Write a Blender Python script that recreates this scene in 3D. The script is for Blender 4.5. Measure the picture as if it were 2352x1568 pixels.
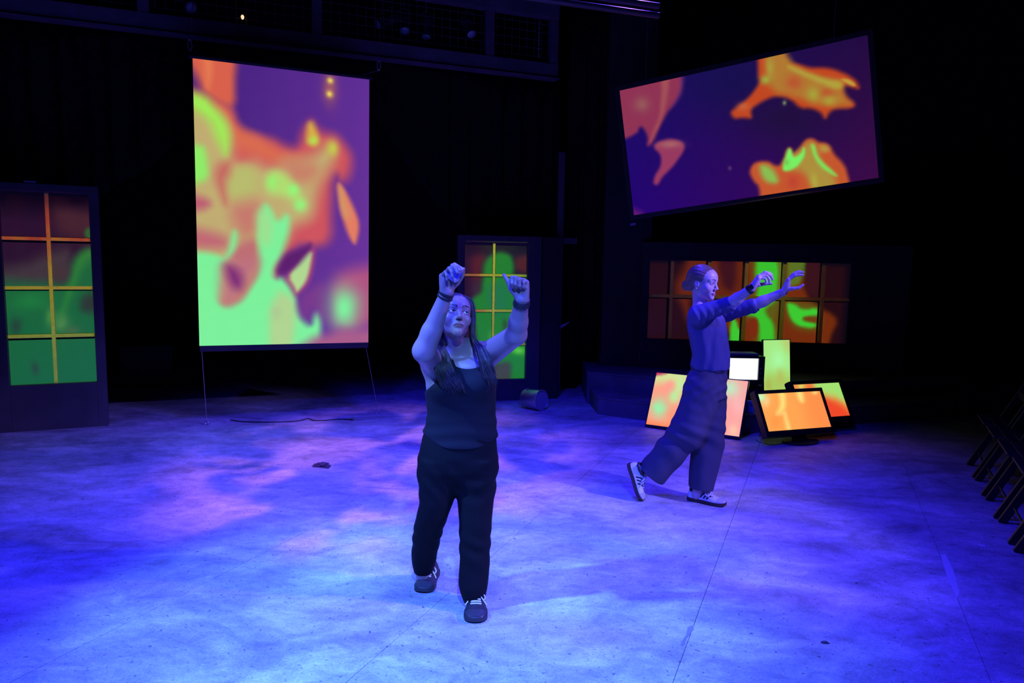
import bpy, math, random
import numpy as np
from mathutils import Vector, Matrix

random.seed(7)
rng = np.random.default_rng(7)
for o in list(bpy.data.objects):
    bpy.data.objects.remove(o)
SC = bpy.context.scene
COL = SC.collection

# ------------------------------------------------------------------ camera
FPX, CAM_H = 1650.0, 1.7
PITCH = math.atan(184 / 1650.0)
ROLL = math.radians(1.0)
_fw = np.array([0, math.cos(PITCH), -math.sin(PITCH)])
_r0 = np.array([1.0, 0, 0])
_u0 = np.array([0, math.sin(PITCH), math.cos(PITCH)])
_R = math.cos(ROLL) * _r0 + math.sin(ROLL) * _u0
_U = -math.sin(ROLL) * _r0 + math.cos(ROLL) * _u0
_C = np.array([0, 0, CAM_H])
cam = bpy.data.cameras.new('camera')
cam.sensor_width = 36.0
cam.lens = FPX / 2352 * 36.0
cam.clip_end = 100
camo = bpy.data.objects.new('camera', cam)
COL.objects.link(camo)
camo.matrix_world = Matrix(((_R[0], _U[0], -_fw[0], 0), (_R[1], _U[1], -_fw[1], 0),
                            (_R[2], _U[2], -_fw[2], CAM_H), (0, 0, 0, 1)))
SC.camera = camo


def P(x, y, Y):
    """survey: a point seen at photo position x, y that stands Y metres out"""
    d = _fw + (x - 1176) / FPX * _R - (y - 784) / FPX * _U
    return _C + d * Y / d[1]


def FL(x, y, z=0.0):
    """survey: a point seen at photo position x, y lying at height z"""
    d = _fw + (x - 1176) / FPX * _R - (y - 784) / FPX * _U
    return _C + d * (z - CAM_H) / d[2]


# ------------------------------------------------------------------ world, exposure
w = bpy.data.worlds.new('world')
SC.world = w
w.use_nodes = True
w.node_tree.nodes['Background'].inputs[0].default_value = (0.10, 0.08, 0.45, 1)
w.node_tree.nodes['Background'].inputs[1].default_value = 0.006
vs = SC.view_settings
vs.view_transform = 'Standard'
vs.look = 'None'
vs.exposure = 0.0
vs.gamma = 1.0
vs.use_curve_mapping = False


# ------------------------------------------------------------------ stage lights
def node(nt, typ, loc=(0, 0), **kw):
    n = nt.nodes.new(typ)
    for k, v in kw.items():
        setattr(n, k, v)
    return n


def aim(o, pos, tgt, up=(0, 0, 1)):
    z = (Vector(pos) - Vector(tgt)).normalized()
    x = Vector(up).cross(z).normalized()
    y = z.cross(x)
    m = Matrix((x, y, z)).transposed().to_4x4()
    m.translation = Vector(pos)
    o.matrix_world = m


def spot(name, pos, tgt, color, watts, cone, blend=0.6, radius=0.12, gobo=None):
    """gobo = (noise scale, dark level, lower edge, upper edge, seed): a break-up pattern in the lantern's gate"""
    L = bpy.data.lights.new(name, 'SPOT')
    L.color = color
    L.energy = watts
    L.spot_size = math.radians(cone)
    L.spot_blend = blend
    L.shadow_soft_size = radius
    o = bpy.data.objects.new(name, L)
    COL.objects.link(o)
    aim(o, pos, tgt)
    if gobo:
        L.use_nodes = True
        nt = L.node_tree
        em = nt.nodes['Emission']
        tc = node(nt, 'ShaderNodeTexCoord')
        sp = node(nt, 'ShaderNodeSeparateXYZ')
        nt.links.new(tc.outputs['Normal'], sp.inputs[0])
        cb = node(nt, 'ShaderNodeCombineXYZ')
        for i, a in enumerate('XY'):
            dv = node(nt, 'ShaderNodeMath', operation='DIVIDE')
            nt.links.new(sp.outputs[a], dv.inputs[0])
            nt.links.new(sp.outputs['Z'], dv.inputs[1])
            nt.links.new(dv.outputs[0], cb.inputs[i])
        cb.inputs[2].default_value = gobo[4]
        ns = node(nt, 'ShaderNodeTexNoise')
        ns.inputs['Scale'].default_value = gobo[0]
        ns.inputs['Detail'].default_value = 2.5
        ns.inputs['Distortion'].default_value = 0.6
        nt.links.new(cb.outputs[0], ns.inputs['Vector'])
        mr = node(nt, 'ShaderNodeMapRange', interpolation_type='SMOOTHSTEP')
        mr.inputs[1].default_value = gobo[2]
        mr.inputs[2].default_value = gobo[3]
        mr.inputs[3].default_value = gobo[1]
        mr.inputs[4].default_value = 1.0
        nt.links.new(ns.outputs[0], mr.inputs[0])
        nt.links.new(mr.outputs[0], em.inputs['Strength'])
    return o


spot('blue_front_wash', (-1.8, -1.2, 6.2), (-0.9, 3.3, 0), (0.016, 0.022, 1.0), 4700, 58, 1.0, 0.35)
spot('blue_top_wash', (0.0, 4.7, 6.6), (-0.2, 4.8, 0), (0.020, 0.012, 1.0), 3000, 80, 1.0, 0.5)
spot('ice_side_light', (-3.7, 2.2, 5.4), (-0.75, 3.1, 0.4), (0.10, 0.26, 1.0), 6000, 33, 1.0, 0.10,
     (10.0, 0.35, 0.38, 0.62, 1.3))
spot('ice_front_light', (0.4, -1.8, 5.4), (-0.15, 2.85, 0.3), (0.10, 0.27, 1.0), 4800, 31, 1.0, 0.12,
     (9.0, 0.45, 0.36, 0.60, 2.6))
spot('lavender_side_light', (5.4, 2.4, 4.6), (0.8, 4.4, 1.0), (0.19, 0.14, 1.0), 5400, 40, 1.0, 0.10,
     (9.0, 0.40, 0.40, 0.62, 4.1))
spot('pink_texture_light', (-2.2, 1.2, 6.0), (-1.1, 5.75, 0), (0.85, 0.30, 0.62), 2300, 29, 0.9, 0.05,
     (11.0, 0.03, 0.44, 0.58, 3.7))
spot('violet_back_light', (1.6, 8.6, 5.6), (0.4, 4.4, 0.6), (0.12, 0.05, 1.0), 500, 60, 0.9, 0.15)


def projector(name, O, a, b, wid, hei, dist, up_off, side_off, stops, axis, watts):
    """a video projector: throws a colour ramp on the rectangle O + u*a*wid + v*b*hei only"""
    O, a, b = Vector(O), Vector(a).normalized(), Vector(b).normalized()
    n = a.cross(b)                      # towards the room
    c = O + a * wid / 2 + b * hei / 2
    pos = c + n * dist + b * up_off + a * side_off
    L = bpy.data.lights.new(name, 'SPOT')
    L.energy = watts
    L.color = (1, 1, 1)
    L.spot_size = math.radians(2 * math.degrees(math.atan((math.hypot(up_off, side_off) + max(wid, hei)) / dist)) + 4)
    L.spot_blend = 0.0
    L.shadow_soft_size = 0.01
    o = bpy.data.objects.new(name, L)
    COL.objects.link(o)
    m = Matrix((a, b, n)).transposed().to_4x4()
    m.translation = pos
    o.matrix_world = m
    L.use_nodes = True
    nt = L.node_tree
    em = nt.nodes['Emission']
    tc = node(nt, 'ShaderNodeTexCoord')
    sp = node(nt, 'ShaderNodeSeparateXYZ')
    nt.links.new(tc.outputs['Normal'], sp.inputs[0])

    def coord(ax, off, size):
        dv = node(nt, 'ShaderNodeMath', operation='DIVIDE')
        nt.links.new(sp.outputs[ax], dv.inputs[0])
        nt.links.new(sp.outputs['Z'], dv.inputs[1])
        ma = node(nt, 'ShaderNodeMath', operation='MULTIPLY_ADD')
        nt.links.new(dv.outputs[0], ma.inputs[0])
        ma.inputs[1].default_value = -dist / size
        ma.inputs[2].default_value = off / size + 0.5
        return ma.outputs[0]
    u = coord('X', side_off, wid)
    v = coord('Y', up_off, hei)

    def inside(s, soft=0.012):
        r1 = node(nt, 'ShaderNodeMapRange')
        r1.inputs[1].default_value = 0.0
        r1.inputs[2].default_value = soft
        nt.links.new(s, r1.inputs[0])
        r2 = node(nt, 'ShaderNodeMapRange')
        r2.inputs[1].default_value = 1.0
        r2.inputs[2].default_value = 1 - soft
        nt.links.new(s, r2.inputs[0])
        m_ = node(nt, 'ShaderNodeMath', operation='MULTIPLY')
        nt.links.new(r1.outputs[0], m_.inputs[0])
        nt.links.new(r2.outputs[0], m_.inputs[1])
        return m_.outputs[0]
    mk = node(nt, 'ShaderNodeMath', operation='MULTIPLY')
    nt.links.new(inside(u), mk.inputs[0])
    nt.links.new(inside(v), mk.inputs[1])
    nt.links.new(mk.outputs[0], em.inputs['Strength'])
    # wobble the ramp so the bands flicker like the moving picture
    cb = node(nt, 'ShaderNodeCombineXYZ')
    nt.links.new(u, cb.inputs[0])
    nt.links.new(v, cb.inputs[1])
    ns = node(nt, 'ShaderNodeTexNoise')
    ns.inputs['Scale'].default_value = 4.0
    nt.links.new(cb.outputs[0], ns.inputs['Vector'])
    ad = node(nt, 'ShaderNodeMath', operation='MULTIPLY_ADD')
    nt.links.new(ns.outputs[0], ad.inputs[0])
    ad.inputs[1].default_value = 0.36
    nt.links.new(u if axis == 'u' else v, ad.inputs[2])
    sb = node(nt, 'ShaderNodeMath', operation='SUBTRACT')
    nt.links.new(ad.outputs[0], sb.inputs[0])
    sb.inputs[1].default_value = 0.18
    rp = node(nt, 'ShaderNodeValToRGB')
    while len(rp.color_ramp.elements) < len(stops):
        rp.color_ramp.elements.new(0.5)
    for e, (p_, c_) in zip(rp.color_ramp.elements, stops):
        e.position = p_
        e.color = (*c_, 1)
    nt.links.new(sb.outputs[0], rp.inputs[0])
    nt.links.new(rp.outputs[0], em.inputs['Color'])
    return o


# ------------------------------------------------------------------ materials
def s2l(c):
    return tuple(((v / 255) / 12.92 if v / 255 <= 0.04045 else ((v / 255 + 0.055) / 1.055) ** 2.4) for v in c)


MATS = {}


def mat(name, col, rough=0.6, metal=0.0, noise=None, bump=0.0, bscale=60.0, attr=False, spec=0.5):
    """procedural paint / cloth / metal: base colour, optional noise variation (scale, amount), fine relief"""
    if name in MATS:
        return MATS[name]
    m = bpy.data.materials.new(name)
    m.use_nodes = True
    nt = m.node_tree
    b = nt.nodes['Principled BSDF']
    b.inputs['Base Color'].default_value = (*col, 1)
    b.inputs['Roughness'].default_value = rough
    b.inputs['Metallic'].default_value = metal
    b.inputs['Specular IOR Level'].default_value = spec
    src = None
    if attr:
        at = node(nt, 'ShaderNodeAttribute', attribute_name='Col')
        src = at.outputs['Color']
    if noise:
        tc = node(nt, 'ShaderNodeTexCoord')
        ns = node(nt, 'ShaderNodeTexNoise')
        ns.inputs['Scale'].default_value = noise[0]
        ns.inputs['Detail'].default_value = 5
        nt.links.new(tc.outputs['Object'], ns.inputs['Vector'])
        mr = node(nt, 'ShaderNodeMapRange')
        mr.inputs[1].default_value = 0.3
        mr.inputs[2].default_value = 0.7
        mr.inputs[3].default_value = 1 - noise[1]
        mr.inputs[4].default_value = 1 + noise[1]
        nt.links.new(ns.outputs[0], mr.inputs[0])
        mx = node(nt, 'ShaderNodeVectorMath', operation='SCALE')
        if src:
            nt.links.new(src, mx.inputs[0])
        else:
            mx.inputs[0].default_value = col
        nt.links.new(mr.outputs[0], mx.inputs['Scale'])
        src = mx.outputs[0]
    if src:
        nt.links.new(src, b.inputs['Base Color'])
    if bump:
        tc = node(nt, 'ShaderNodeTexCoord')
        ns = node(nt, 'ShaderNodeTexNoise')
        ns.inputs['Scale'].default_value = bscale
        ns.inputs['Detail'].default_value = 4
        nt.links.new(tc.outputs['Object'], ns.inputs['Vector'])
        bp = node(nt, 'ShaderNodeBump')
        bp.inputs['Strength'].default_value = bump
        bp.inputs['Distance'].default_value = 0.004
        nt.links.new(ns.outputs[0], bp.inputs['Height'])
        nt.links.new(bp.outputs[0], b.inputs['Normal'])
    MATS[name] = m
    return m


def picture_mat(name, strength=1.0, gloss=0.35):
    """a lit picture: the colours of the painted frame given off as light"""
    if name in MATS:
        return MATS[name]
    m = bpy.data.materials.new(name)
    m.use_nodes = True
    nt = m.node_tree
    b = nt.nodes['Principled BSDF']
    b.inputs['Base Color'].default_value = (0.010, 0.010, 0.012, 1)
    b.inputs['Roughness'].default_value = gloss
    at = node(nt, 'ShaderNodeAttribute', attribute_name='Col')
    nt.links.new(at.outputs['Color'], b.inputs['Emission Color'])
    b.inputs['Emission Strength'].default_value = strength
    MATS[name] = m
    return m


def floor_mat():
    m = bpy.data.materials.new('worn_painted_floor')
    m.use_nodes = True
    nt = m.node_tree
    b = nt.nodes['Principled BSDF']
    geo = node(nt, 'ShaderNodeNewGeometry')

    def noise(scale, detail, rough, dist=0.0, stretch=None):
        v = geo.outputs['Position']
        if stretch:
            mp = node(nt, 'ShaderNodeMapping')
            mp.inputs['Scale'].default_value = stretch
            nt.links.new(v, mp.inputs[0])
            v = mp.outputs[0]
        n = node(nt, 'ShaderNodeTexNoise')
        n.inputs['Scale'].default_value = scale
        n.inputs['Detail'].default_value = detail
        n.inputs['Roughness'].default_value = rough
        n.inputs['Distortion'].default_value = dist
        nt.links.new(v, n.inputs['Vector'])
        return n.outputs[0]

    def rng_(s, a, b_, c, d):
        r = node(nt, 'ShaderNodeMapRange')
        for i, q in enumerate((a, b_, c, d)):
            r.inputs[i + 1].default_value = q
        nt.links.new(s, r.inputs[0])
        return r.outputs[0]

    def mul(a, b_):
        q = node(nt, 'ShaderNodeMath', operation='MULTIPLY')
        nt.links.new(a, q.inputs[0])
        nt.links.new(b_, q.inputs[1])
        return q.outputs[0]
    big = rng_(noise(1.3, 5, 0.66, 0.9, (1, 1.7, 1)), 0.3, 0.7, 0.50, 1.25)
    mid = rng_(noise(6.5, 8, 0.78, 0.6, (1, 1.4, 1)), 0.3, 0.7, 0.60, 1.3)
    fine = rng_(noise(90, 4, 0.7), 0.3, 0.7, 0.72, 1.18)
    speck = rng_(noise(42, 2, 0.55, 0.4), 0.27, 0.35, 0.30, 1.0)
    oi = node(nt, 'ShaderNodeObjectInfo')
    per = rng_(oi.outputs['Random'], 0, 1, 0.95, 1.04)
    k = mul(mul(mul(mul(big, mid), fine), speck), per)
    sc = node(nt, 'ShaderNodeVectorMath', operation='SCALE')
    sc.inputs[0].default_value = (0.50, 0.50, 0.49)
    nt.links.new(k, sc.inputs['Scale'])
    nt.links.new(sc.outputs[0], b.inputs['Base Color'])
    nt.links.new(rng_(noise(9, 4, 0.6), 0.3, 0.7, 0.62, 0.42), b.inputs['Roughness'])
    b.inputs['Specular IOR Level'].default_value = 0.25
    bp = node(nt, 'ShaderNodeBump')
    bp.inputs['Strength'].default_value = 0.25
    bp.inputs['Distance'].default_value = 0.003
    nt.links.new(noise(38, 5, 0.7), bp.inputs['Height'])
    nt.links.new(bp.outputs[0], b.inputs['Normal'])
    return m


M_FLOOR = floor_mat()
M_SUB = mat('subfloor_black', (0.02, 0.02, 0.022), 0.9, noise=(3, 0.3))
M_BLACKWALL = mat('black_wall_paint', (0.012, 0.012, 0.014), 0.85, noise=(1.5, 0.35), bump=0.3, bscale=20)
M_DRAPE = mat('black_velour', (0.010, 0.010, 0.011), 0.95, noise=(14, 0.5), bump=0.5, bscale=90, spec=0.1)
M_FLAT = mat('charcoal_flat_paint', (0.055, 0.05, 0.06), 0.75, noise=(3, 0.25), bump=0.2, bscale=40)
M_FLAT2 = mat('black_flat_paint', (0.022, 0.02, 0.022), 0.7, noise=(3, 0.25), bump=0.2, bscale=40)
M_BEAM = mat('gallery_steel_paint', (0.15, 0.11, 0.14), 0.6, noise=(4, 0.3))
M_MUNTIN = mat('pale_muntin_paint', (0.54, 0.55, 0.09), 0.6, noise=(20, 0.12))
M_BLACKPL = mat('black_plastic', (0.012, 0.012, 0.013), 0.32)
M_BLACKMT = mat('matt_black_plastic', (0.018, 0.018, 0.02), 0.6, bump=0.2, bscale=300)
M_STEEL = mat('galvanised_steel', (0.55, 0.56, 0.58), 0.35, 0.85, noise=(25, 0.15))
M_WIRE = mat('steel_wire', (0.3, 0.3, 0.32), 0.4, 0.8)
M_RISER = mat('riser_paint', (0.11, 0.095, 0.12), 0.65, noise=(4, 0.3), bump=0.2, bscale=50)
M_PLY = mat('stained_plywood', (0.10, 0.055, 0.035), 0.6, noise=(12, 0.35))
M_CHAIR = mat('black_lacquered_wood', (0.014, 0.012, 0.011), 0.45, noise=(20, 0.3))
M_FABRICSCR = mat('screen_cloth_back', (0.05, 0.05, 0.055), 0.9)


# ------------------------------------------------------------------ scene helpers
def link(o, parent=None, label=None, cat=None, group=None, kind=None):
    if o.name not in COL.objects:
        COL.objects.link(o)
    if parent:
        o.parent = parent
    if label:
        o['label'] = label
    if cat:
        o['category'] = cat
    if group:
        o['group'] = group
    if kind:
        o['kind'] = kind
    return o


def thing(name, loc=(0, 0, 0), **kw):
    o = bpy.data.objects.new(name, None)
    o.empty_display_size = 0.1
    o.location = loc
    return link(o, **kw)


def put(o, parent):
    """parent a world-space built mesh to an unrotated Empty"""
    o.parent = parent
    o.location = -Vector(parent.location)
    return o


class MB:
    """collects simple shapes in world space"""
    def __init__(s):
        s.v, s.f = [], []

    def add(s, vs_, fs):
        n = len(s.v)
        s.v += [tuple(map(float, q)) for q in vs_]
        s.f += [tuple(i + n for i in q) for q in fs]
        return s

    def box(s, c, ax, half):
        """centre, 3 axes, half sizes"""
        c = np.array(c, float)
        A = [np.array(a, float) for a in ax]
        vs_ = []
        for i in (-1, 1):
            for j in (-1, 1):
                for k in (-1, 1):
                    vs_.append(c + A[0] * half[0] * i + A[1] * half[1] * j + A[2] * half[2] * k)
        return s.add(vs_, [(0, 1, 3, 2), (4, 6, 7, 5), (0, 4, 5, 1), (2, 3, 7, 6), (0, 2, 6, 4), (1, 5, 7, 3)])

    def bar(s, a, b, up, w, h):
        """a straight bar from a to b, w across, h along up"""
        a, b = np.array(a, float), np.array(b, float)
        d = b - a
        L = np.linalg.norm(d)
        d /= L
        up = np.array(up, float)
        up = up - d * (up @ d)
        up /= np.linalg.norm(up)
        return s.box((a + b) / 2, (d, np.cross(up, d), up), (L / 2, w / 2, h / 2))

    def prism(s, poly, z0, z1):
        n = len(poly)
        s.add([(x, y, z0) for x, y in poly] + [(x, y, z1) for x, y in poly],
              [tuple(range(n - 1, -1, -1)), tuple(range(n, 2 * n))] +
              [(i, (i + 1) % n, n + (i + 1) % n, n + i) for i in range(n)])
        return s

    def tube(s, pts, rad, sides=8, cap=True, closed=False):
        pts = [np.array(p, float) for p in pts]
        n = len(pts)
        rad = [rad] * n if np.isscalar(rad) else rad
        prev = None
        vs_ = []
        for i in range(n):
            t = (pts[(i + 1) % n] - pts[i - 1]) if closed else pts[min(i + 1, n - 1)] - pts[max(i - 1, 0)]
            t = t / (np.linalg.norm(t) + 1e-9)
            if prev is None:
                prev = np.cross(t, (0.3, 0.2, 0.9)) if abs(t[2]) < 0.9 else np.cross(t, (1, 0.1, 0))
            u = prev - t * (prev @ t)
            u /= np.linalg.norm(u) + 1e-9
            prev = u
            v = np.cross(t, u)
            for k in range(sides):
                a = 2 * math.pi * k / sides
                vs_.append(pts[i] + rad[i] * (math.cos(a) * u + math.sin(a) * v))
        fs = []
        for i in range(n if closed else n - 1):
            j = (i + 1) % n
            for k in range(sides):
                k2 = (k + 1) % sides
                fs.append((i * sides + k, i * sides + k2, j * sides + k2, j * sides + k))
        if cap and not closed:
            fs.append(tuple(range(sides - 1, -1, -1)))
            fs.append(tuple((n - 1) * sides + k for k in range(sides)))
        return s.add(vs_, fs)

    def build(s, name, m, parent=None, smooth=False, bevel=0.0, **kw):
        me = bpy.data.meshes.new(name)
        me.from_pydata(s.v, [], s.f)
        me.update()
        if smooth:
            me.shade_smooth()
        me.materials.append(m)
        o = bpy.data.objects.new(name, me)
        if bevel:
            bm_ = o.modifiers.new('edge', 'BEVEL')
            bm_.width = bevel
            bm_.segments = 2
            bm_.limit_method = 'ANGLE'
        link(o, **kw)
        if parent:
            put(o, parent)
        return o


X_, Y_, Z_ = np.eye(3)


def spline(pts, n):
    """Catmull-Rom through pts, n samples"""
    pts = np.array(pts, float)
    q = np.vstack([2 * pts[0] - pts[1], pts, 2 * pts[-1] - pts[-2]])
    out = []
    for t in np.linspace(0, len(pts) - 1 - 1e-6, n):
        i = int(t)
        u = t - i
        a, b, c, d = q[i:i + 4]
        out.append(0.5 * (2 * b + (c - a) * u + (2 * a - 5 * b + 4 * c - d) * u * u + (3 * b - a - 3 * c + d) * u ** 3))
    return np.array(out)


# ------------------------------------------------------------------ painted pictures (flames on the screens)
def homography(quad):
    """traced corner points TL TR BR BL -> unit square (u right, v down)"""
    src = np.array(quad, float)
    dst = np.array([(0, 0), (1, 0), (1, 1), (0, 1)], float)
    A = []
    for (x, y), (u, v) in zip(src, dst):
        A.append([x, y, 1, 0, 0, 0, -u * x, -u * y, -u])
        A.append([0, 0, 0, x, y, 1, -v * x, -v * y, -v])
    h = np.linalg.svd(np.array(A))[2][-1].reshape(3, 3)

    def f(pts):
        p = np.c_[np.array(pts, float), np.ones(len(pts))] @ h.T
        return p[:, :2] / p[:, 2:]
    return f


def poly_sd(px, py, poly):
    d = np.full(px.shape, 1e9)
    s = np.ones(px.shape)
    n = len(poly)
    for i in range(n):
        ax, ay = poly[i]
        bx, by = poly[i - 1]
        ex, ey = bx - ax, by - ay
        wx, wy = px - ax, py - ay
        t = np.clip((wx * ex + wy * ey) / (ex * ex + ey * ey + 1e-12), 0, 1)
        d = np.minimum(d, (wx - ex * t) ** 2 + (wy - ey * t) ** 2)
        c1, c2, c3 = py >= ay, py < by, ex * wy > ey * wx
        flip = (c1 & c2 & c3) | (~c1 & ~c2 & ~c3)
        s = np.where(flip, -s, s)
    return s * np.sqrt(d)


def round_poly(q, n=4):
    """round a traced outline (Chaikin)"""
    q = np.array(q, float)
    q = np.where(q < 0.03, q - 0.35, np.where(q > 0.97, q + 0.35, q))   # shapes that run off the picture
    for _ in range(2):
        nx = np.roll(q, -1, 0)
        q = np.stack([0.75 * q + 0.25 * nx, 0.25 * q + 0.75 * nx], 1).reshape(-1, 2)
    return q


def paint(quad, aspect, layers, base, nu, nv, wob=0.012, seed=0, soft=1.0):
    """layers: ('p', rgb, blur, polygon) or ('e', rgb, blur, (cx, cy, rx, ry)) in traced coordinates.
    returns linear colours on an (nv+1, nu+1) grid"""
    H = homography(quad)
    u, v = np.meshgrid(np.linspace(0, 1, nu + 1), np.linspace(0, 1, nv + 1))
    scale = np.mean([np.hypot(*(np.array(quad[1]) - quad[0])), np.hypot(*(np.array(quad[2]) - quad[3]))])
    x, y = u * aspect, v
    wx, wy = x.copy(), y.copy()
    r_ = np.random.default_rng(seed)
    for o_ in range(9):
        fr = 9 * 1.32 ** o_
        a1, a2 = r_.uniform(0, 6.28, 2)
        p1, p2 = r_.uniform(0, 6.28, 2)
        am = wob * 1.32 ** (-0.9 * o_) * 0.6
        wx += am * np.sin(fr * (math.cos(a1) * x + math.sin(a1) * y) + p1)
        wy += am * np.sin(fr * (math.cos(a2) * x + math.sin(a2) * y) + p2)
    img = np.zeros(u.shape + (3,))
    img[:] = np.array(base(u, v) if callable(base) else base, float)
    for L in layers:
        typ, c, bl = L[0], np.array(L[1], float), L[2] / scale * aspect
        if typ == 'p':
            q = round_poly(H(L[3]))
            sd = poly_sd(wx, wy, [(a * aspect, b) for a, b in q])
            al = np.clip(0.5 - sd / (2 * bl * soft), 0, 1)
            al = al * al * (3 - 2 * al)
        else:
            cx, cy, rx, ry = L[3]
            q = H([(cx, cy), (cx + rx, cy), (cx, cy + ry)])
            q[:, 0] *= aspect
            e1, e2 = q[1] - q[0], q[2] - q[0]
            M = np.linalg.inv(np.array([e1, e2]).T)
            dx, dy = wx - q[0, 0], wy - q[0, 1]
            r = np.sqrt((M[0, 0] * dx + M[0, 1] * dy) ** 2 + (M[1, 0] * dx + M[1, 1] * dy) ** 2)
            al = np.exp(-r ** 2 * 1.2) * bl_amp(L[2])
        img = img * (1 - al[..., None]) + c * al[..., None]
    img += (np.sin(57 * x + 40 * y + seed) * np.sin(49 * y - 23 * x))[..., None] * 0.5
    img = np.clip(img, 0, 255) / 255
    return np.where(img <= 0.04045, img / 12.92, ((img + 0.055) / 1.055) ** 2.4)


def bl_amp(v):
    return v if v <= 1 else 1.0


def picture(name, BL, ex, ey, wid, hei, cols, m, parent, bulge=0.0, sub=None, thick=0.0):
    """a grid panel with the painted colours; sub=(u0,v0,u1,v1) takes a part of the picture"""
    nv, nu = cols.shape[0] - 1, cols.shape[1] - 1
    i0, i1, j0, j1 = 0, nu, 0, nv
    if sub:
        i0, i1 = round(sub[0] * nu), round(sub[2] * nu)
        j0, j1 = round(sub[1] * nv), round(sub[3] * nv)
    BL, ex, ey = np.array(BL, float), np.array(ex, float), np.array(ey, float)
    nrm = np.cross(ex, ey)
    vs_, cs = [], []
    for j in range(j0, j1 + 1):
        for i in range(i0, i1 + 1):
            u, v = i / nu, j / nv
            bz = bulge * (1 - (2 * u - 1) ** 2) * (1 - (2 * v - 1) ** 2)
            vs_.append(BL + ex * wid * u + ey * hei * (1 - v) + nrm * bz)
            cs.append(cols[j, i])
    W = i1 - i0 + 1
    fs = [(j * W + i, (j + 1) * W + i, (j + 1) * W + i + 1, j * W + i + 1) for j in range(j1 - j0) for i in range(i1 - i0)]
    mb = MB().add(vs_, fs)
    n0 = len(mb.v)
    if thick:                                   # a real sheet: back and edges
        c = np.array(vs_)
        Hn = j1 - j0 + 1
        cor = [c[0], c[W - 1], c[W * Hn - 1], c[W * (Hn - 1)]]
        b_ = [q - nrm * thick for q in cor]
        mb.add(cor + b_, [(4, 5, 6, 7), (0, 1, 5, 4), (1, 2, 6, 5), (2, 3, 7, 6), (3, 0, 4, 7)])
    o = mb.build(name, m, parent)
    at = o.data.color_attributes.new('Col', 'FLOAT_COLOR', 'POINT')
    a = np.zeros((len(mb.v), 4), np.float32)
    a[:n0, :3] = np.array(cs)
    a[:, 3] = 1
    at.data.foreach_set('color', a.ravel())
    return o


# ------------------------------------------------------------------ the room: a black-box theatre
def unit(v):
    v = np.array(v, float)
    return v / np.linalg.norm(v)


fl = MB().prism([(-8, -2), (8, -2), (8, 12.6), (-8, 12.6)], -0.12, -0.02).build('floor', M_SUB, kind='structure')
E1 = unit((0.395, 0.919))            # along the sheets
N1 = np.array([E1[1], -E1[0]])       # across the rows
PW, PL, GAP = 1.205, 2.41, 0.0028
pm = MB().prism([(-(PW - GAP) / 2, -(PL - GAP) / 2), ((PW - GAP) / 2, -(PL - GAP) / 2),
                 ((PW - GAP) / 2, (PL - GAP) / 2), (-(PW - GAP) / 2, (PL - GAP) / 2)], -0.019, 0.0)
pme = bpy.data.meshes.new('floor_panel')
pme.from_pydata(pm.v, [], pm.f)
pme.materials.append(M_FLOOR)
row_t = {0: 4.133, 1: 2.914, -1: 3.6, -2: 2.962, -3: 4.2}
for k in range(-9, 9):
    o_mid = -0.466 + PW * (k - 0.5)
    t0 = row_t.get(k, 2.9 + (k % 2) * 1.2)
    for j in range(-5, 7):
        t_mid = t0 + PL * (j + 0.5)
        c = N1 * o_mid + E1 * t_mid
        if abs(c[0]) > 7.3 or c[1] < -1.2 or c[1] > 11.9:
            continue
        p_ = bpy.data.objects.new('floor_panel', pme)
        link(p_)
        p_.parent = fl
        p_.matrix_local = Matrix(((N1[0], E1[0], 0, c[0]), (N1[1], E1[1], 0, c[1]), (0, 0, 1, 0), (0, 0, 0, 1)))

MB().box((0, 12.65, 3.7), (X_, Y_, Z_), (8, 0.05, 3.8)).build('wall_back', M_BLACKWALL, kind='structure')
MB().box((-8.05, 5.3, 3.7), (X_, Y_, Z_), (0.05, 7.3, 3.8)).build('wall_left', M_BLACKWALL, kind='structure')
MB().box((8.05, 5.3, 3.7), (X_, Y_, Z_), (0.05, 7.3, 3.8)).build('wall_right', M_BLACKWALL, kind='structure')
MB().box((0, 5.3, 7.55), (X_, Y_, Z_), (8, 7.3, 0.05)).build('ceiling', M_BLACKWALL, kind='structure')


# ------------------------------------------------------------------ set walls with windows
class Wall:
    """a vertical plane through two floor points, for surveying along it"""
    def __init__(s, A, B):
        s.O = np.array([A[0], A[1], 0.0])
        s.a = unit([B[0] - A[0], B[1] - A[1], 0])
        s.n = np.array([s.a[1], -s.a[0], 0])       # towards the room

    def at(s, x, y):
        d = _fw + (x - 1176) / FPX * _R - (y - 784) / FPX * _U
        t = ((s.O - _C) @ s.n) / (d @ s.n)
        q = _C + d * t
        return float((q - s.O) @ s.a), float(q[2])

    def pt(s, u, z, out=0.0):
        return s.O + s.a * u + Z_ * z + s.n * out

    def board(s, mb, u0, u1, z0, z1, o0, o1):
        return mb.box(s.pt((u0 + u1) / 2, (z0 + z1) / 2, (o0 + o1) / 2), (s.a, s.n, Z_),
                      ((u1 - u0) / 2, (o1 - o0) / 2, (z1 - z0) / 2))


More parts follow.
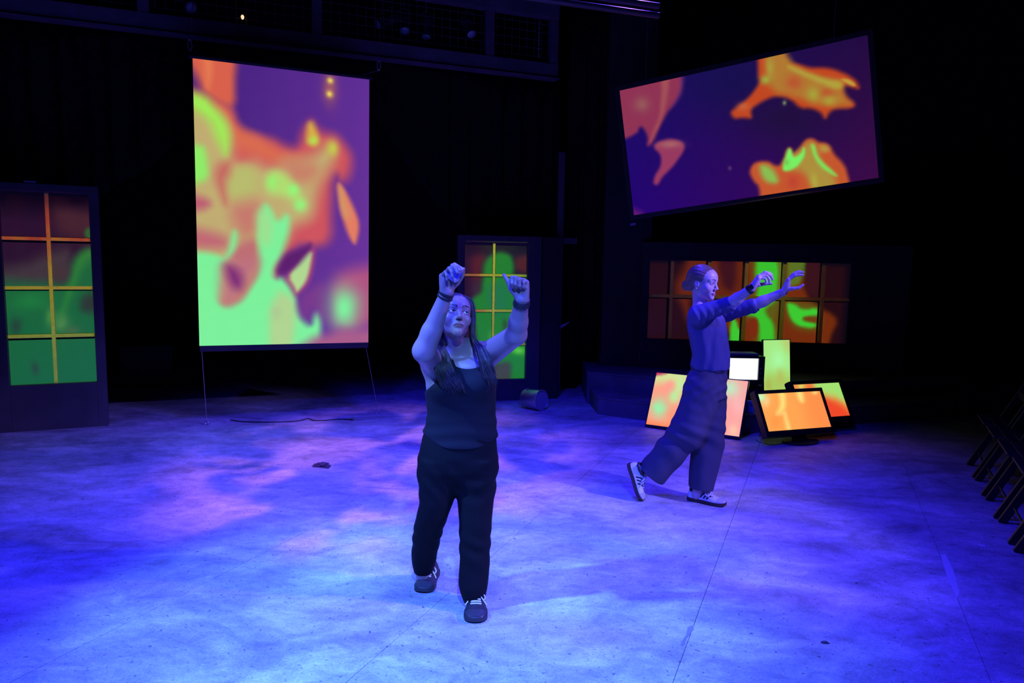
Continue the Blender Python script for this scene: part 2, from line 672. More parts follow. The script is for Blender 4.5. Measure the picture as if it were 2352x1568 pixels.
def window_wall(name, label, W, outer, opening, ucuts, zcuts, mw, cols, picmat, flatmat, shadow_gap_u, shadow_gap_z, z_base=0.0):
    u0, u1, ztop = outer
    a0, a1, b0, b1 = opening
    t = thing(name, W.pt((u0 + u1) / 2, z_base), label=label, cat='window flat')
    for nm, r in (('stile', (u0, a0, z_base, ztop)), ('stile', (a1, u1, z_base, ztop)),
                  ('top_rail', (a0, a1, b1, ztop)), ('bottom_panel', (a0, a1, z_base, b0))):
        W.board(MB(), *r, -0.05, 0.05).build(nm, flatmat, t, bevel=0.004)
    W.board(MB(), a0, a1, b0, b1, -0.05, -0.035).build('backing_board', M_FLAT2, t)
    for c in ucuts:
        W.board(MB(), c - mw / 2, c + mw / 2, b0, b1, -0.034, 0.016).build('muntin', M_MUNTIN, t, bevel=0.002)
    zz = [a0] + list(ucuts) + [a1]
    for c in zcuts:
        for i in range(len(zz) - 1):
            l = zz[i] + (mw / 2 if i else 0)
            r = zz[i + 1] - (mw / 2 if i < len(zz) - 2 else 0)
            W.board(MB(), l, r, c - mw / 2, c + mw / 2, -0.034, 0.012).build('muntin', M_MUNTIN, t, bevel=0.002)
    vv = [b0] + sorted(zcuts) + [b1]
    for i in range(len(zz) - 1):
        for j in range(len(vv) - 1):
            l = zz[i] + (mw / 2 if i else 0) + (shadow_gap_u if (i and shadow_gap_u > 0) else 0)  # pane inset bares the dark backing, standing in for the muntin's cast shadow
            r = zz[i + 1] - (mw / 2 if i < len(zz) - 2 else 0) + (shadow_gap_u if shadow_gap_u < 0 and i < len(zz) - 2 else 0)
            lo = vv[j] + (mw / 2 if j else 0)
            hi = vv[j + 1] - (mw / 2 + shadow_gap_z if j < len(vv) - 2 else 0)
            sub = ((l - a0) / (a1 - a0), 1 - (hi - b0) / (b1 - b0), (r - a0) / (a1 - a0), 1 - (lo - b0) / (b1 - b0))
            picture('pane', W.pt(a0, b0, -0.022), W.a, Z_, a1 - a0, b1 - b0, cols, picmat, t, sub=sub, thick=0.004)
    return t


M_PANE = picture_mat('lit_window_pane', 1.0, 0.25)

# left door with eight lit panes
A_, B_ = FL(0, 992), FL(250, 975)
WL = Wall(A_, B_)
q = [(15, 108), (545, 118), (578, 1240), (45, 1255)]
def lbase(u, v):
    f_ = np.clip((v - 0.03) / 0.12, 0, 1)[..., None]
    return np.array((34, 14, 44)) * f_ + np.array((6, 3, 20)) * (1 - f_)
colsL = paint(q, 0.5, [
    ('p', (62, 32, 44), 60, [(315, 190), (540, 190), (540, 380), (400, 380), (330, 330)]),
    ('p', (60, 48, 58), 60, [(25, 560), (200, 520), (300, 470), (430, 420), (430, 640), (300, 700), (25, 700)]),
    ('p', (18, 96, 56), 50, [(20, 590), (120, 620), (290, 660), (400, 660), (450, 480), (540, 400), (560, 700), (580, 1260), (40, 1260), (25, 700)]),
    ('p', (36, 118, 52), 40, [(475, 430), (545, 405), (500, 520), (455, 680), (400, 780), (350, 840), (330, 830), (400, 700), (425, 590)]),
    ('p', (36, 90, 46), 16, [(520, 290), (542, 270), (545, 380), (515, 380)]),
    ('p', (62, 46, 54), 40, [(315, 560), (420, 540), (410, 650), (315, 660)]),
    ('e', (80, 134, 70), 0.8, (345, 880, 60, 60)),
    ('e', (78, 140, 66), 0.7, (272, 840, 34, 60)),
    ('e', (70, 98, 64), 0.7, (420, 930, 60, 40)),
    ('p', (40, 50, 48), 40, [(500, 700), (560, 700), (555, 760), (480, 860)]),
    ('e', (40, 62, 56), 0.8, (185, 1150, 26, 50)),
    ('e', (34, 56, 52), 0.8, (90, 890, 30, 60)),
    ('e', (24, 120, 58), 0.8, (170, 740, 110, 60)),
], lbase, 64, 128, seed=1)
uo1, zt = WL.at(232, 430)
uo1 = WL.at(250, 975)[0]
ua1 = 0.5 * (WL.at(209, 500)[0] + WL.at(221, 874)[0])
ua0 = 0.5 * (WL.at(7, 500)[0] + WL.at(18, 878)[0])
zb0, zb1 = WL.at(220, 876)[1], WL.at(207, 447)[1]
um = 0.5 * (WL.at(110, 500)[0] + WL.at(128, 870)[0])
zc = [WL.at(118, y)[1] for y in (549, 661, 771)]
wl_box = (ua0, ua1, zb0, zb1)
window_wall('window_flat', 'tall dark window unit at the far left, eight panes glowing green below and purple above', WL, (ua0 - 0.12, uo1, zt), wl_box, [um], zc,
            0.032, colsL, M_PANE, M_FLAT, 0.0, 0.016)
MB().box(WL.pt(WL.at(70, 420)[0], zt + 0.012, 0), (WL.a, WL.n, Z_), (0.05, 0.03, 0.012)).build(
    'hinge_plate', mat('blue_tape', (0.3, 0.28, 0.5), 0.5), bevel=0.003, label='small pale bracket on top of the far left window unit', cat='bracket')

# centre window behind the woman in the tank top
A_ = FL(1050, 921)
WC = Wall(A_, (A_[0] + math.cos(0.24), A_[1] + math.sin(0.24)))
q = [(358, 195), (850, 195), (838, 1258), (358, 1262)]
def cbase(u, v):
    f_ = np.clip((v - 0.02) / 0.10, 0, 1)[..., None]
    return np.array((34, 14, 46)) * f_ + np.array((10, 4, 34)) * (1 - f_)
colsC = paint(q, 0.45, [
    ('p', (76, 24, 40), 50, [(420, 300), (520, 290), (510, 420), (500, 520), (440, 520), (400, 400)]),
    ('p', (74, 26, 40), 40, [(740, 290), (850, 280), (850, 440), (760, 440)]),
    ('p', (54, 36, 52), 50, [(420, 520), (510, 480), (500, 700), (420, 660)]),
    ('p', (24, 120, 44), 34, [(515, 310), (600, 262), (720, 275), (748, 400), (740, 480), (850, 470), (850, 1262), (730, 1262), (700, 1160), (640, 1170), (560, 1180), (470, 1000), (430, 730), (415, 640), (510, 600), (505, 470)]),
    ('p', (24, 112, 70), 60, [(540, 560), (640, 500), (740, 560), (720, 760), (560, 760)]),
    ('p', (58, 64, 64), 40, [(560, 1180), (700, 1120), (735, 1180), (730, 1265), (560, 1265)]),
    ('e', (42, 66, 50), 0.8, (680, 830, 26, 60)),
    ('e', (90, 200, 60), 0.9, (790, 1040, 60, 40)),
    ('e', (80, 160, 50), 0.6, (575, 925, 30, 50)),
    ('p', (20, 40, 30), 10, [(842, 200), (856, 200), (846, 1262), (830, 1262)]),
], cbase, 60, 120, seed=2)
uo1 = WC.at(1237, 800)[0]
zt = WC.at(1050, 539)[1]
ua0, ua1 = WC.at(1065, 720)[0], WC.at(1208, 720)[0]
zb0, zb1 = WC.at(1190, 869)[1], WC.at(1140, 557)[1]
um = WC.at(1132.5, 720)[0]
zc = [WC.at(1134, y)[1] for y in (632, 713.5, 791)]
wc_box = (ua0, ua1, zb0, zb1)
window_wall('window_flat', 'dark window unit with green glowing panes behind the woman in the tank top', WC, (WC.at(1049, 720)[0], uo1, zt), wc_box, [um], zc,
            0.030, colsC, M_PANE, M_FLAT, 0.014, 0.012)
mb = MB()
c0 = WC.pt(uo1 + 0.01, 0, 0.02)
c1 = c0 + np.array([0.215, 0.10, 0])
mb.box((c0 + c1) / 2 + Z_ * zt / 2, (unit(c1 - c0), unit(np.cross(Z_, c1 - c0)), Z_), (np.linalg.norm(c1 - c0) / 2, 0.04, zt / 2))
mb.build('side_flat', M_FLAT2, bevel=0.004, label='plain narrow black flat standing right of the centre window unit', cat='set flat')

# post with a short arm
pb = P(1277, 915, 9.05)
pt_ = P(1277, 350, 9.05)
t = thing('set_post', (pb[0], pb[1], 0), label='slim dark upright post with a short side arm beside the centre window', cat='post')
MB().box((pb[0], 9.05, pt_[2] / 2), (X_, Y_, Z_), (0.04, 0.04, pt_[2] / 2)).build('upright', M_FLAT, t, bevel=0.003)
za = P(1290, 553, 9.05)[2]
MB().box((pb[0] + 0.125, 9.0, za), (X_, Y_, Z_), (0.085, 0.03, 0.036)).build('side_arm', M_FLAT, t, bevel=0.003)
hk = MB().tube([P(1281, 757, 9.0), P(1291, 748, 8.96), P(1300, 744, 8.92), P(1308, 739, 8.9)], [0.012, 0.022, 0.012, 0.004], 6)
hk.build('coat_hook', mat('dull_hook', (0.25, 0.22, 0.3), 0.5), smooth=True, label='small pale hook sticking out of the slim dark post', cat='hook')

# right wall with the wide window
A_, B_ = P(1490, 846, 9.12), P(1955, 846, 8.86)
WR = Wall(A_, B_)
q = [(500, 318), (1712, 325), (1672, 822), (488, 765)]
def rbase(u, v):
    f_ = (np.clip(v / 0.06, 0, 1) * np.clip((1 - u) / 0.04, 0, 1))[..., None]
    return np.array((36, 11, 18)) * f_ + np.array((10, 6, 20)) * (1 - f_)
colsR = paint(q, 2.4, [
    ('p', (96, 34, 15), 40, [(660, 420), (700, 350), (760, 325), (1060, 318), (1060, 560), (900, 560), (730, 520), (720, 600), (740, 700), (700, 640), (640, 480)]),
    ('p', (58, 16, 26), 30, [(870, 330), (990, 330), (1000, 480), (960, 500), (900, 430)]),
    ('p', (112, 42, 12), 24, [(1062, 318), (1440, 318), (1420, 440), (1440, 560), (1520, 600), (1600, 640), (1622, 690), (1580, 770), (1545, 815), (1060, 790), (960, 760), (900, 640), (1000, 560), (1062, 540)]),
    ('p', (92, 88, 20), 44, [(1085, 330), (1290, 325), (1285, 540), (1250, 640), (1260, 790), (1110, 790), (1120, 690), (1050, 640), (1050, 580), (1095, 540), (1105, 450)]),
    ('p', (92, 88, 20), 40, [(1300, 555), (1380, 565), (1510, 585), (1515, 735), (1400, 740), (1330, 700), (1300, 620)]),
    ('p', (56, 190, 44), 20, [(1110, 345), (1140, 325), (1215, 322), (1262, 400), (1250, 520), (1230, 560), (1170, 600), (1180, 640), (1230, 690), (1240, 790), (1130, 790), (1140, 690), (1090, 640), (1060, 640), (1060, 590), (1110, 560), (1130, 470), (1110, 400)]),
    ('p', (96, 110, 30), 18, [(1225, 330), (1280, 360), (1290, 540), (1240, 550), (1255, 430)]),
    ('p', (90, 110, 34), 18, [(1300, 330), (1410, 330), (1415, 400), (1380, 470), (1300, 470)]),
    ('p', (70, 168, 40), 14, [(1395, 330), (1424, 330), (1418, 400), (1400, 400)]),
    ('p', (60, 200, 48), 16, [(1305, 565), (1360, 575), (1400, 615), (1500, 600), (1505, 650), (1410, 650), (1400, 680), (1480, 690), (1480, 720), (1410, 722), (1350, 690), (1320, 640), (1305, 600)]),
    ('p', (110, 60, 20), 14, [(1400, 655), (1500, 655), (1500, 690), (1430, 685)]),
    ('p', (120, 40, 14), 16, [(1080, 650), (1130, 660), (1130, 760), (1090, 780), (1070, 720)]),
    ('p', (60, 196, 50), 16, [(960, 650), (1000, 660), (1010, 720), (1040, 740), (1042, 790), (960, 790)]),
    ('p', (60, 196, 50), 20, [(870, 560), (1000, 545), (980, 600), (880, 600)]),
    ('e', (130, 80, 28), 0.9, (1463, 396, 12, 12)),
    ('p', (56, 18, 26), 34, [(1430, 330), (1520, 330), (1520, 560), (1440, 530), (1400, 470)]),
], rbase, 168, 72, wob=0.008, seed=3)
uo0, uo1 = WR.at(1470, 700)[0], WR.at(2084, 700)[0]
zt = WR.at(1800, 560)[1]
ua0, ua1 = WR.at(1489, 690)[0], WR.at(1950, 700)[0]
zb0, zb1 = WR.at(1720, 783)[1], WR.at(1720, 601)[1]
us = [WR.at(x, 690)[0] for x in (1541, 1626, 1711, 1798, 1888)]
zm = WR.at(1740, 684)[1]
wr_box = (ua0, ua1, zb0, zb1)
ZP, ZS = 0.385, 0.20
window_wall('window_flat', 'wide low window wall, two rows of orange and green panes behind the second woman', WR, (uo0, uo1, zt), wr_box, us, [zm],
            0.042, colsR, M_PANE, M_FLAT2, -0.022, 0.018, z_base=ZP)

# the three projectors that throw the moving colours over the window bars
projector('projector_left_window', WL.pt(wl_box[0], wl_box[2], 0.016), WL.a, Z_, wl_box[1] - wl_box[0], wl_box[3] - wl_box[2],
          3.6, 2.2, 0.6, [(0.0, (0.46, 0.78, 0.03)), (0.42, (0.72, 0.74, 0.03)), (0.62, (0.9, 0.42, 0.02)), (0.80, (0.85, 0.10, 0.01)), (1.0, (0.10, 0.01, 0.01))], 'v', 420)
projector('projector_centre_window', WC.pt(wc_box[0], wc_box[2], 0.016), WC.a, Z_, wc_box[1] - wc_box[0], wc_box[3] - wc_box[2],
          3.4, 2.4, 0.2, [(0.0, (0.45, 0.20, 0.02)), (0.18, (0.85, 0.25, 0.02)), (0.42, (0.85, 0.85, 0.04)), (0.8, (0.55, 0.85, 0.05)), (1.0, (0.4, 0.6, 0.05))], 'u', 420)
projector('projector_right_window', WR.pt(wr_box[0], wr_box[2], 0.016), WR.a, Z_, wr_box[1] - wr_box[0], wr_box[3] - wr_box[2],
          3.6, 2.4, -0.4, [(0.0, (0.05, 0.012, 0.01)), (0.22, (0.16, 0.045, 0.01)), (0.42, (0.36, 0.13, 0.01)), (0.62, (0.33, 0.26, 0.012)), (0.80, (0.20, 0.05, 0.01)), (1.0, (0.03, 0.006, 0.006))], 'u', 330)

# ------------------------------------------------------------------ hanging projection screens
M_PIC = picture_mat('projected_picture', 1.0, 0.8)  # stage light falling on the cloth is painted into the picture colours too


def frame_from(BL, BR, TL):
    BL, BR, TL = map(np.array, (BL, BR, TL))
    ex = unit(BR - BL)
    h = TL - BL
    h = h - ex * (h @ ex)
    return BL, ex, unit(h), float(np.linalg.norm(BR - BL)), float(np.linalg.norm(h))


q = [(112, 75), (988, 172), (968, 1490), (128, 1512)]
def s1base(u, v):
    return np.array((66, 32, 122)) + u[..., None] * np.array((30, 14, 26)) + v[..., None] * np.array((14, 8, 4))
cols1 = paint(q, 0.61, [
    ('p', (206, 84, 88), 44, [(100, 230), (150, 240), (200, 285), (290, 325), (312, 400), (370, 462), (500, 468), (580, 512), (652, 515), (660, 430), (690, 385), (718, 425), (760, 450), (812, 455), (870, 510), (905, 570), (890, 640), (850, 690), (822, 640), (800, 720), (800, 850), (780, 1000), (700, 1015), (640, 1000), (560, 1040), (505, 1110), (490, 1530), (100, 1530)]),
    ('p', (216, 96, 72), 30, [(140, 60), (312, 85), (325, 250), (298, 330), (200, 280), (143, 240)]),
    ('p', (228, 122, 78), 24, [(150, 60), (200, 70), (205, 240), (150, 220)]),
    ('p', (216, 106, 76), 40, [(180, 270), (290, 325), (330, 430), (480, 480), (560, 540), (660, 560), (640, 610), (420, 570), (300, 520), (260, 400)]),
    ('p', (192, 172, 110), 54, [(110, 300), (200, 330), (285, 420), (300, 540), (340, 600), (430, 590), (480, 620), (600, 580), (700, 575), (760, 520), (812, 510), (800, 620), (735, 720), (705, 870), (600, 900), (540, 1000), (440, 1020), (400, 1200), (230, 1330), (100, 1330)]),
    ('p', (200, 130, 100), 50, [(560, 560), (640, 560), (760, 620), (700, 700), (600, 680)]),
    ('p', (184, 186, 106), 34, [(300, 610), (430, 610), (425, 765), (290, 780), (265, 700)]),
    ('p', (198, 100, 92), 40, [(235, 600), (300, 585), (292, 650), (262, 690), (268, 800), (245, 760), (215, 660)]),
    ('p', (198, 120, 104), 60, [(288, 800), (360, 785), (445, 790), (430, 900), (365, 975), (312, 930)]),
    ('p', (190, 92, 112), 34, [(112, 740), (175, 750), (180, 830), (115, 880)]),
    ('p', (192, 104, 112), 44, [(118, 900), (200, 930), (285, 968), (250, 1030), (118, 1035)]),
    ('p', (190, 110, 110), 34, [(300, 1000), (420, 960), (430, 1080), (360, 1120), (280, 1070)]),
    ('p', (160, 232, 84), 34, [(115, 250), (160, 252), (225, 330), (292, 430), (294, 520), (268, 565), (240, 490), (180, 360)]),
    ('p', (142, 236, 100), 26, [(160, 490), (178, 560), (182, 700), (140, 735), (110, 700), (138, 600)]),
    ('p', (176, 218, 108), 34, [(478, 640), (555, 628), (640, 720), (665, 805), (640, 830), (590, 760), (470, 750)]),
    ('e', (142, 248, 118), 0.9, (610, 725, 34, 30)),
    ('e', (142, 244, 120), 0.9, (636, 800, 34, 30)),
    ('e', (150, 240, 110), 0.9, (496, 690, 32, 40)),
    ('p', (214, 172, 66), 22, [(676, 395), (705, 395), (742, 480), (718, 525), (682, 485)]),
    ('e', (180, 222, 76), 0.9, (712, 488, 26, 26)),
    ('e', (196, 206, 72), 0.9, (800, 525, 30, 44)),
    ('p', (226, 124, 92), 18, [(828, 680), (868, 722), (905, 800), (930, 900), (905, 1010), (872, 950), (842, 800)]),
    ('p', (210, 150, 96), 26, [(835, 700), (860, 730), (885, 830), (870, 870), (845, 800)]),
    ('p', (124, 240, 150), 26, [(110, 1040), (220, 1050), (270, 1060), (300, 920), (320, 940), (312, 1020), (252, 1090), (232, 1230), (232, 1315), (330, 1295), (420, 1180), (430, 1060), (418, 950), (450, 800), (480, 800), (512, 895), (582, 825), (578, 940), (540, 1040), (500, 1110), (500, 1180), (545, 1165), (600, 1250), (620, 1345), (680, 1425), (690, 1350), (720, 1335), (728, 1440), (750, 1465), (560, 1490), (480, 1520), (100, 1530)]),
    ('p', (176, 212, 138), 34, [(478, 1230), (600, 1260), (620, 1380), (560, 1490), (480, 1500)]),
    ('p', (156, 224, 140), 40, [(418, 820), (500, 850), (490, 1000), (425, 1000)]),
    ('e', (170, 200, 140), 0.8, (520, 1340, 30, 40)),
    ('p', (190, 80, 104), 26, [(540, 1155), (700, 995), (695, 1115), (660, 1200), (612, 1265), (588, 1235)]),
    ('p', (176, 216, 140), 14, [(555, 1150), (690, 1012), (682, 1110), (650, 1190), (612, 1250), (600, 1230)]),
    ('p', (188, 112, 122), 54, [(252, 1075), (400, 1060), (425, 1110), (350, 1240), (262, 1312), (238, 1240)]),
    ('p', (122, 44, 112), 40, [(262, 1090), (320, 1120), (355, 1190), (332, 1232), (275, 1195)]),
    ('p', (92, 30, 104), 24, [(512, 1120), (555, 1035), (640, 1025), (690, 985), (665, 1060), (560, 1142), (520, 1150)]),
    ('p', (176, 82, 124), 60, [(770, 1230), (850, 1110), (985, 1060), (985, 1330), (930, 1420), (850, 1450), (770, 1380)]),
    ('p', (120, 56, 134), 40, [(640, 1240), (760, 1180), (780, 1400), (700, 1350), (690, 1330), (650, 1380), (620, 1300)]),
    ('e', (124, 240, 152), 1.0, (845, 1325, 82, 110)),
    ('p', (192, 186, 122), 18, [(950, 1180), (985, 1180), (985, 1500), (945, 1500)]),
    ('p', (168, 92, 130), 40, [(560, 1450), (980, 1420), (980, 1500), (560, 1500)]),
    ('p', (98, 62, 186), 18, [(640, 1478), (985, 1458), (985, 1520), (640, 1520)]),
    ('e', (210, 120, 70), 0.55, (790, 225, 40, 90)),
    ('e', (238, 214, 90), 1.0, (790, 185, 17, 17)),
    ('e', (238, 214, 90), 1.0, (790, 256, 17, 19)),
    ('p', (96, 66, 190), 8, [(975, 160), (1000, 160), (980, 1500), (960, 1500)]),
], s1base, 150, 245, wob=0.008, seed=5, soft=1.1)
BL, ex, ey, wd, ht = frame_from(P(458, 794, 7.145), P(846, 786, 7.802), P(452, 135, 7.145))
t = thing('projection_screen', BL, label='tall upright hanging cloth screen with projected green, orange and purple flames', cat='projection screen')
picture('screen_cloth', BL, ex, ey, wd, ht, cols1, M_PIC, t, thick=0.006)
nr = np.cross(ex, ey)
mb = MB().tube([BL + ey * (ht + 0.02) - ex * 0.03 - nr * 0.02, BL + ey * (ht + 0.02) + ex * (wd + 0.03) - nr * 0.02], 0.024, 10)
mb.build('top_batten', M_BLACKMT, t, smooth=False)
mb = MB().box(BL + ex * wd / 2 - ey * 0.03 - nr * 0.012, (ex, ey, nr), (wd / 2, 0.03, 0.02))
mb.build('bottom_batten', M_FLAT2, t, bevel=0.004)
for uu, pp in ((0.0, (436, 103)), (1.0, (870, 150))):
    top = BL + ey * (ht + 0.04) + ex * (wd * (0.04 + 0.92 * uu))
    c = P(*pp, top[1] + 0.05)
    ring = [c + 0.032 * math.cos(a) * ex * 0.55 + 0.05 * math.sin(a) * Z_ for a in np.linspace(0, 2 * math.pi, 17)[:-1]]
    MB().tube(ring, 0.007, 6, closed=True).build('shackle', M_STEEL, t, smooth=True)
    MB().tube([c + Z_ * 0.05, c + Z_ * 1.2 + np.array([0, 0.3, 0])], 0.004, 5).build('hanging_line', M_WIRE, t)
    MB().tube([c - Z_ * 0.05, top], 0.004, 5).build('hanging_line', M_WIRE, t)
for uu, pp, nm in ((0.012, (475, 975), 'left'), (0.985, (868, 950), 'right')):
    f_ = FL(*pp)
    g = thing('guy_wire', f_, label='thin steel guy wire tying the %s bottom corner of the flame screen to the floor' % nm, cat='wire')
    MB().tube([BL + ex * wd * uu - ey * 0.05, f_ + Z_ * 0.035], 0.0028, 5).build('wire', M_WIRE, g)
    MB().tube([f_ + 0.018 * np.array([math.cos(a), 0, math.sin(a)]) + Z_ * 0.02 for a in np.linspace(0, 6.28, 13)[:-1]], 0.005, 6, closed=True).build('eye_bolt', M_STEEL, g, smooth=True)
    MB().box(f_ + Z_ * 0.003, (X_, Y_, Z_), (0.025, 0.02, 0.003)).build('base_plate', M_STEEL, g)

q = [(148, 548), (1985, 135), (2082, 1205), (252, 1487)]
def s2base(u, v):
    a, b, c, d = map(np.array, ((24, 12, 96), (34, 10, 62), (36, 2, 112), (58, 10, 66)))
    u_, v_ = u[..., None], v[..., None]
    base = (a * (1 - u_) + b * u_) * (1 - v_) + (c * (1 - u_) + d * u_) * v_
    return base
cols2 = paint(q, 1.78, [
    ('e', (18, 16, 74), 0.6, (1000, 480, 420, 260)),
    ('e', (32, 14, 58), 0.9, (1400, 760, 380, 200)),
    ('p', (94, 40, 106), 30, [(560, 470), (635, 455), (635, 530), (560, 660), (500, 700)]),
    ('p', (142, 50, 80), 26, [(130, 540), (615, 440), (612, 520), (570, 610), (515, 700), (440, 830), (405, 925), (345, 975), (365, 880), (300, 800), (268, 890), (190, 965)]),
    ('p', (160, 78, 84), 26, [(475, 480), (565, 465), (515, 620), (430, 840), (365, 955), (400, 850), (468, 690)]),
    ('e', (150, 96, 90), 0.8, (315, 650, 60, 60)),
    ('p', (178, 74, 44), 40, [(140, 545), (240, 520), (200, 600), (150, 620)]),
    ('p', (150, 56, 92), 22, [(390, 970), (430, 930), (520, 915), (600, 930), (640, 975), (590, 1060), (520, 1140), (465, 1190), (430, 1262), (395, 1250), (410, 1180), (452, 1110), (450, 1030)]),
    ('e', (166, 100, 100), 0.9, (520, 955, 90, 30)),
    ('p', (92, 24, 112), 40, [(240, 1360), (330, 1380), (380, 1460), (250, 1490)]),
    ('p', (150, 66, 96), 18, [(365, 1455), (440, 1400), (458, 1445), (370, 1470)]),
    ('p', (192, 70, 26), 26, [(1215, 305), (1330, 270), (1370, 330), (1450, 345), (1560, 375), (1640, 368), (1740, 385), (1810, 420), (1855, 450), (1905, 480), (1938, 548), (1870, 528), (1812, 512), (1800, 560), (1830, 600), (1898, 640), (1897, 672), (1850, 682), (1760, 672), (1705, 705), (1675, 760), (1640, 705), (1560, 672), (1490, 682), (1420, 612), (1340, 587), (1260, 602), (1185, 650), (1125, 692), (1140, 765), (1060, 750), (1010, 758), (972, 712), (1010, 680), (1070, 640), (1130, 580), (1185, 490), (1168, 430)]),
    ('p', (176, 120, 44), 44, [(1228, 320), (1325, 300), (1400, 360), (1600, 430), (1780, 470), (1795, 540), (1830, 612), (1885, 655), (1740, 655), (1600, 640), (1500, 610), (1400, 580), (1290, 560), (1245, 480)]),
    ('e', (188, 78, 42), 0.85, (1440, 485, 70, 60)),
    ('e', (188, 80, 40), 0.85, (1680, 560, 70, 40)),
    ('p', (176, 160, 58), 26, [(1380, 350), (1640, 440), (1790, 500), (1780, 545), (1700, 520), (1560, 450), (1400, 390)]),
    ('e', (148, 178, 62), 0.9, (1225, 470, 40, 40)),
    ('e', (168, 160, 58), 0.8, (1255, 380, 34, 90)),
    ('e', (166, 164, 54), 0.9, (1580, 570, 50, 60)),
    ('e', (170, 160, 54), 0.85, (1700, 625, 60, 40)),
    ('e', (178, 160, 54), 0.9, (1755, 505, 60, 36)),
    ('p', (190, 160, 60), 14, [(1780, 465), (1850, 470), (1905, 510), (1890, 528), (1820, 495)]),
    ('e', (196, 104, 62), 0.7, (1070, 670, 50, 34)),
    ('p', (196, 86, 40), 24, [(1112, 1150), (1150, 1085), (1250, 1075), (1310, 1120), (1358, 1090), (1395, 985), (1430, 972), (1440, 1030), (1490, 990), (1530, 920), (1590, 902), (1632, 935), (1712, 940), (1760, 1030), (1830, 1100), (1850, 1170), (1905, 1232), (1600, 1285), (1165, 1345), (1200, 1280), (1140, 1230)]),
    ('p', (172, 142, 56), 40, [(1350, 1080), (1500, 1000), (1560, 930), (1620, 950), (1655, 1100), (1790, 1215), (1600, 1270), (1560, 1150), (1400, 1160)]),
    ('p', (178, 150, 62), 30, [(1640, 950), (1710, 960), (1720, 1005), (1650, 1010)]),
    ('p', (136, 188, 78), 34, [(1175, 1105), (1270, 1115), (1335, 1225), (1300, 1255), (1215, 1230)]),
    ('p', (118, 240, 96), 18, [(1355, 1160), (1362, 1090), (1402, 985), (1428, 982), (1440, 1060), (1500, 1030), (1530, 960), (1528, 1060), (1440, 1150)]),
    ('e', (120, 190, 76), 0.8, (1385, 1090, 26, 30)),
    ('p', (128, 222, 86), 20, [(1575, 945), (1612, 960), (1622, 1040), (1700, 1110), (1790, 1200), (1700, 1165), (1630, 1095), (1590, 1020)]),
    ('e', (190, 66, 42), 0.9, (1440, 1235, 50, 60)),
    ('e', (176, 172, 62), 0.8, (1600, 1230, 30, 70)),
    ('e', (124, 152, 96), 0.9, (1375, 640, 15, 20)),
    ('e', (100, 58, 112), 0.9, (965, 1130, 14, 16)),
], s2base, 240, 136, wob=0.005, seed=8)
BL2, ex2, ey2, wd2, ht2 = frame_from(P(1456, 494, 8.3), P(2018, 408, 7.35), P(1425, 208, 8.3))
t = thing('projection_screen', BL2, label='wide hanging screen tilted up to the right with orange flames on violet', cat='projection screen')
picture('screen_cloth', BL2, ex2, ey2, wd2, ht2, cols2, M_PIC, t, thick=0.004)
nr2 = np.cross(ex2, ey2)
for nm, c, hx, hy in (('frame_bar', 0, wd2 / 2 + 0.05, 0.025), ('frame_bar', 1, wd2 / 2 + 0.05, 0.025)):
    cc = BL2 + ex2 * wd2 / 2 + ey2 * (-0.026 if c == 0 else ht2 + 0.026)
    MB().box(cc - nr2 * 0.01, (ex2, ey2, nr2), (hx, hy, 0.022)).build(nm, M_BLACKMT, t, bevel=0.003)
for c in (-0.026, wd2 + 0.026):
    MB().box(BL2 + ex2 * c + ey2 * ht2 / 2 - nr2 * 0.01, (ex2, ey2, nr2), (0.025, ht2 / 2, 0.022)).build('frame_bar', M_BLACKMT, t, bevel=0.003)
MB().box(BL2 - ex2 * 0.02 - ey2 * 0.10, (ex2, ey2, nr2), (0.03, 0.012, 0.012)).build('corner_clip', mat('blue_clip', (0.2, 0.2, 0.5), 0.5), t)
for c in (0.12, 0.88):
    b_ = BL2 + ex2 * wd2 * c + ey2 * (ht2 + 0.05)
    MB().tube([b_, np.array([b_[0], b_[1], 7.4])], 0.004, 5).build('hanging_line', M_WIRE, t)

# ------------------------------------------------------------------ drapes and gallery
def drape(name, label, W, u0, u1, ztop, zbot, nx=90, nz=10, depth=0.05, freq=26.0):
    vs_, fs = [], []
    for j in range(nz + 1):
        for i in range(nx + 1):
            u = u0 + (u1 - u0) * i / nx
            zb = zbot(u)
            z = ztop + (zb - ztop) * j / nz
            k = 0.4 + 0.6 * j / nz
            vs_.append(W.pt(u, z, depth * k * (math.sin(freq * u) + 0.5 * math.sin(freq * 1.7 * u + 1))))
    fs = [(j * (nx + 1) + i, (j + 1) * (nx + 1) + i, (j + 1) * (nx + 1) + i + 1, j * (nx + 1) + i + 1) for j in range(nz) for i in range(nx)]
    o = MB().add(vs_, fs).build(name, M_DRAPE, smooth=True, label=label, cat='curtain')
    md = o.modifiers.new('cloth thickness', 'SOLIDIFY')
    md.thickness = 0.008
    return o


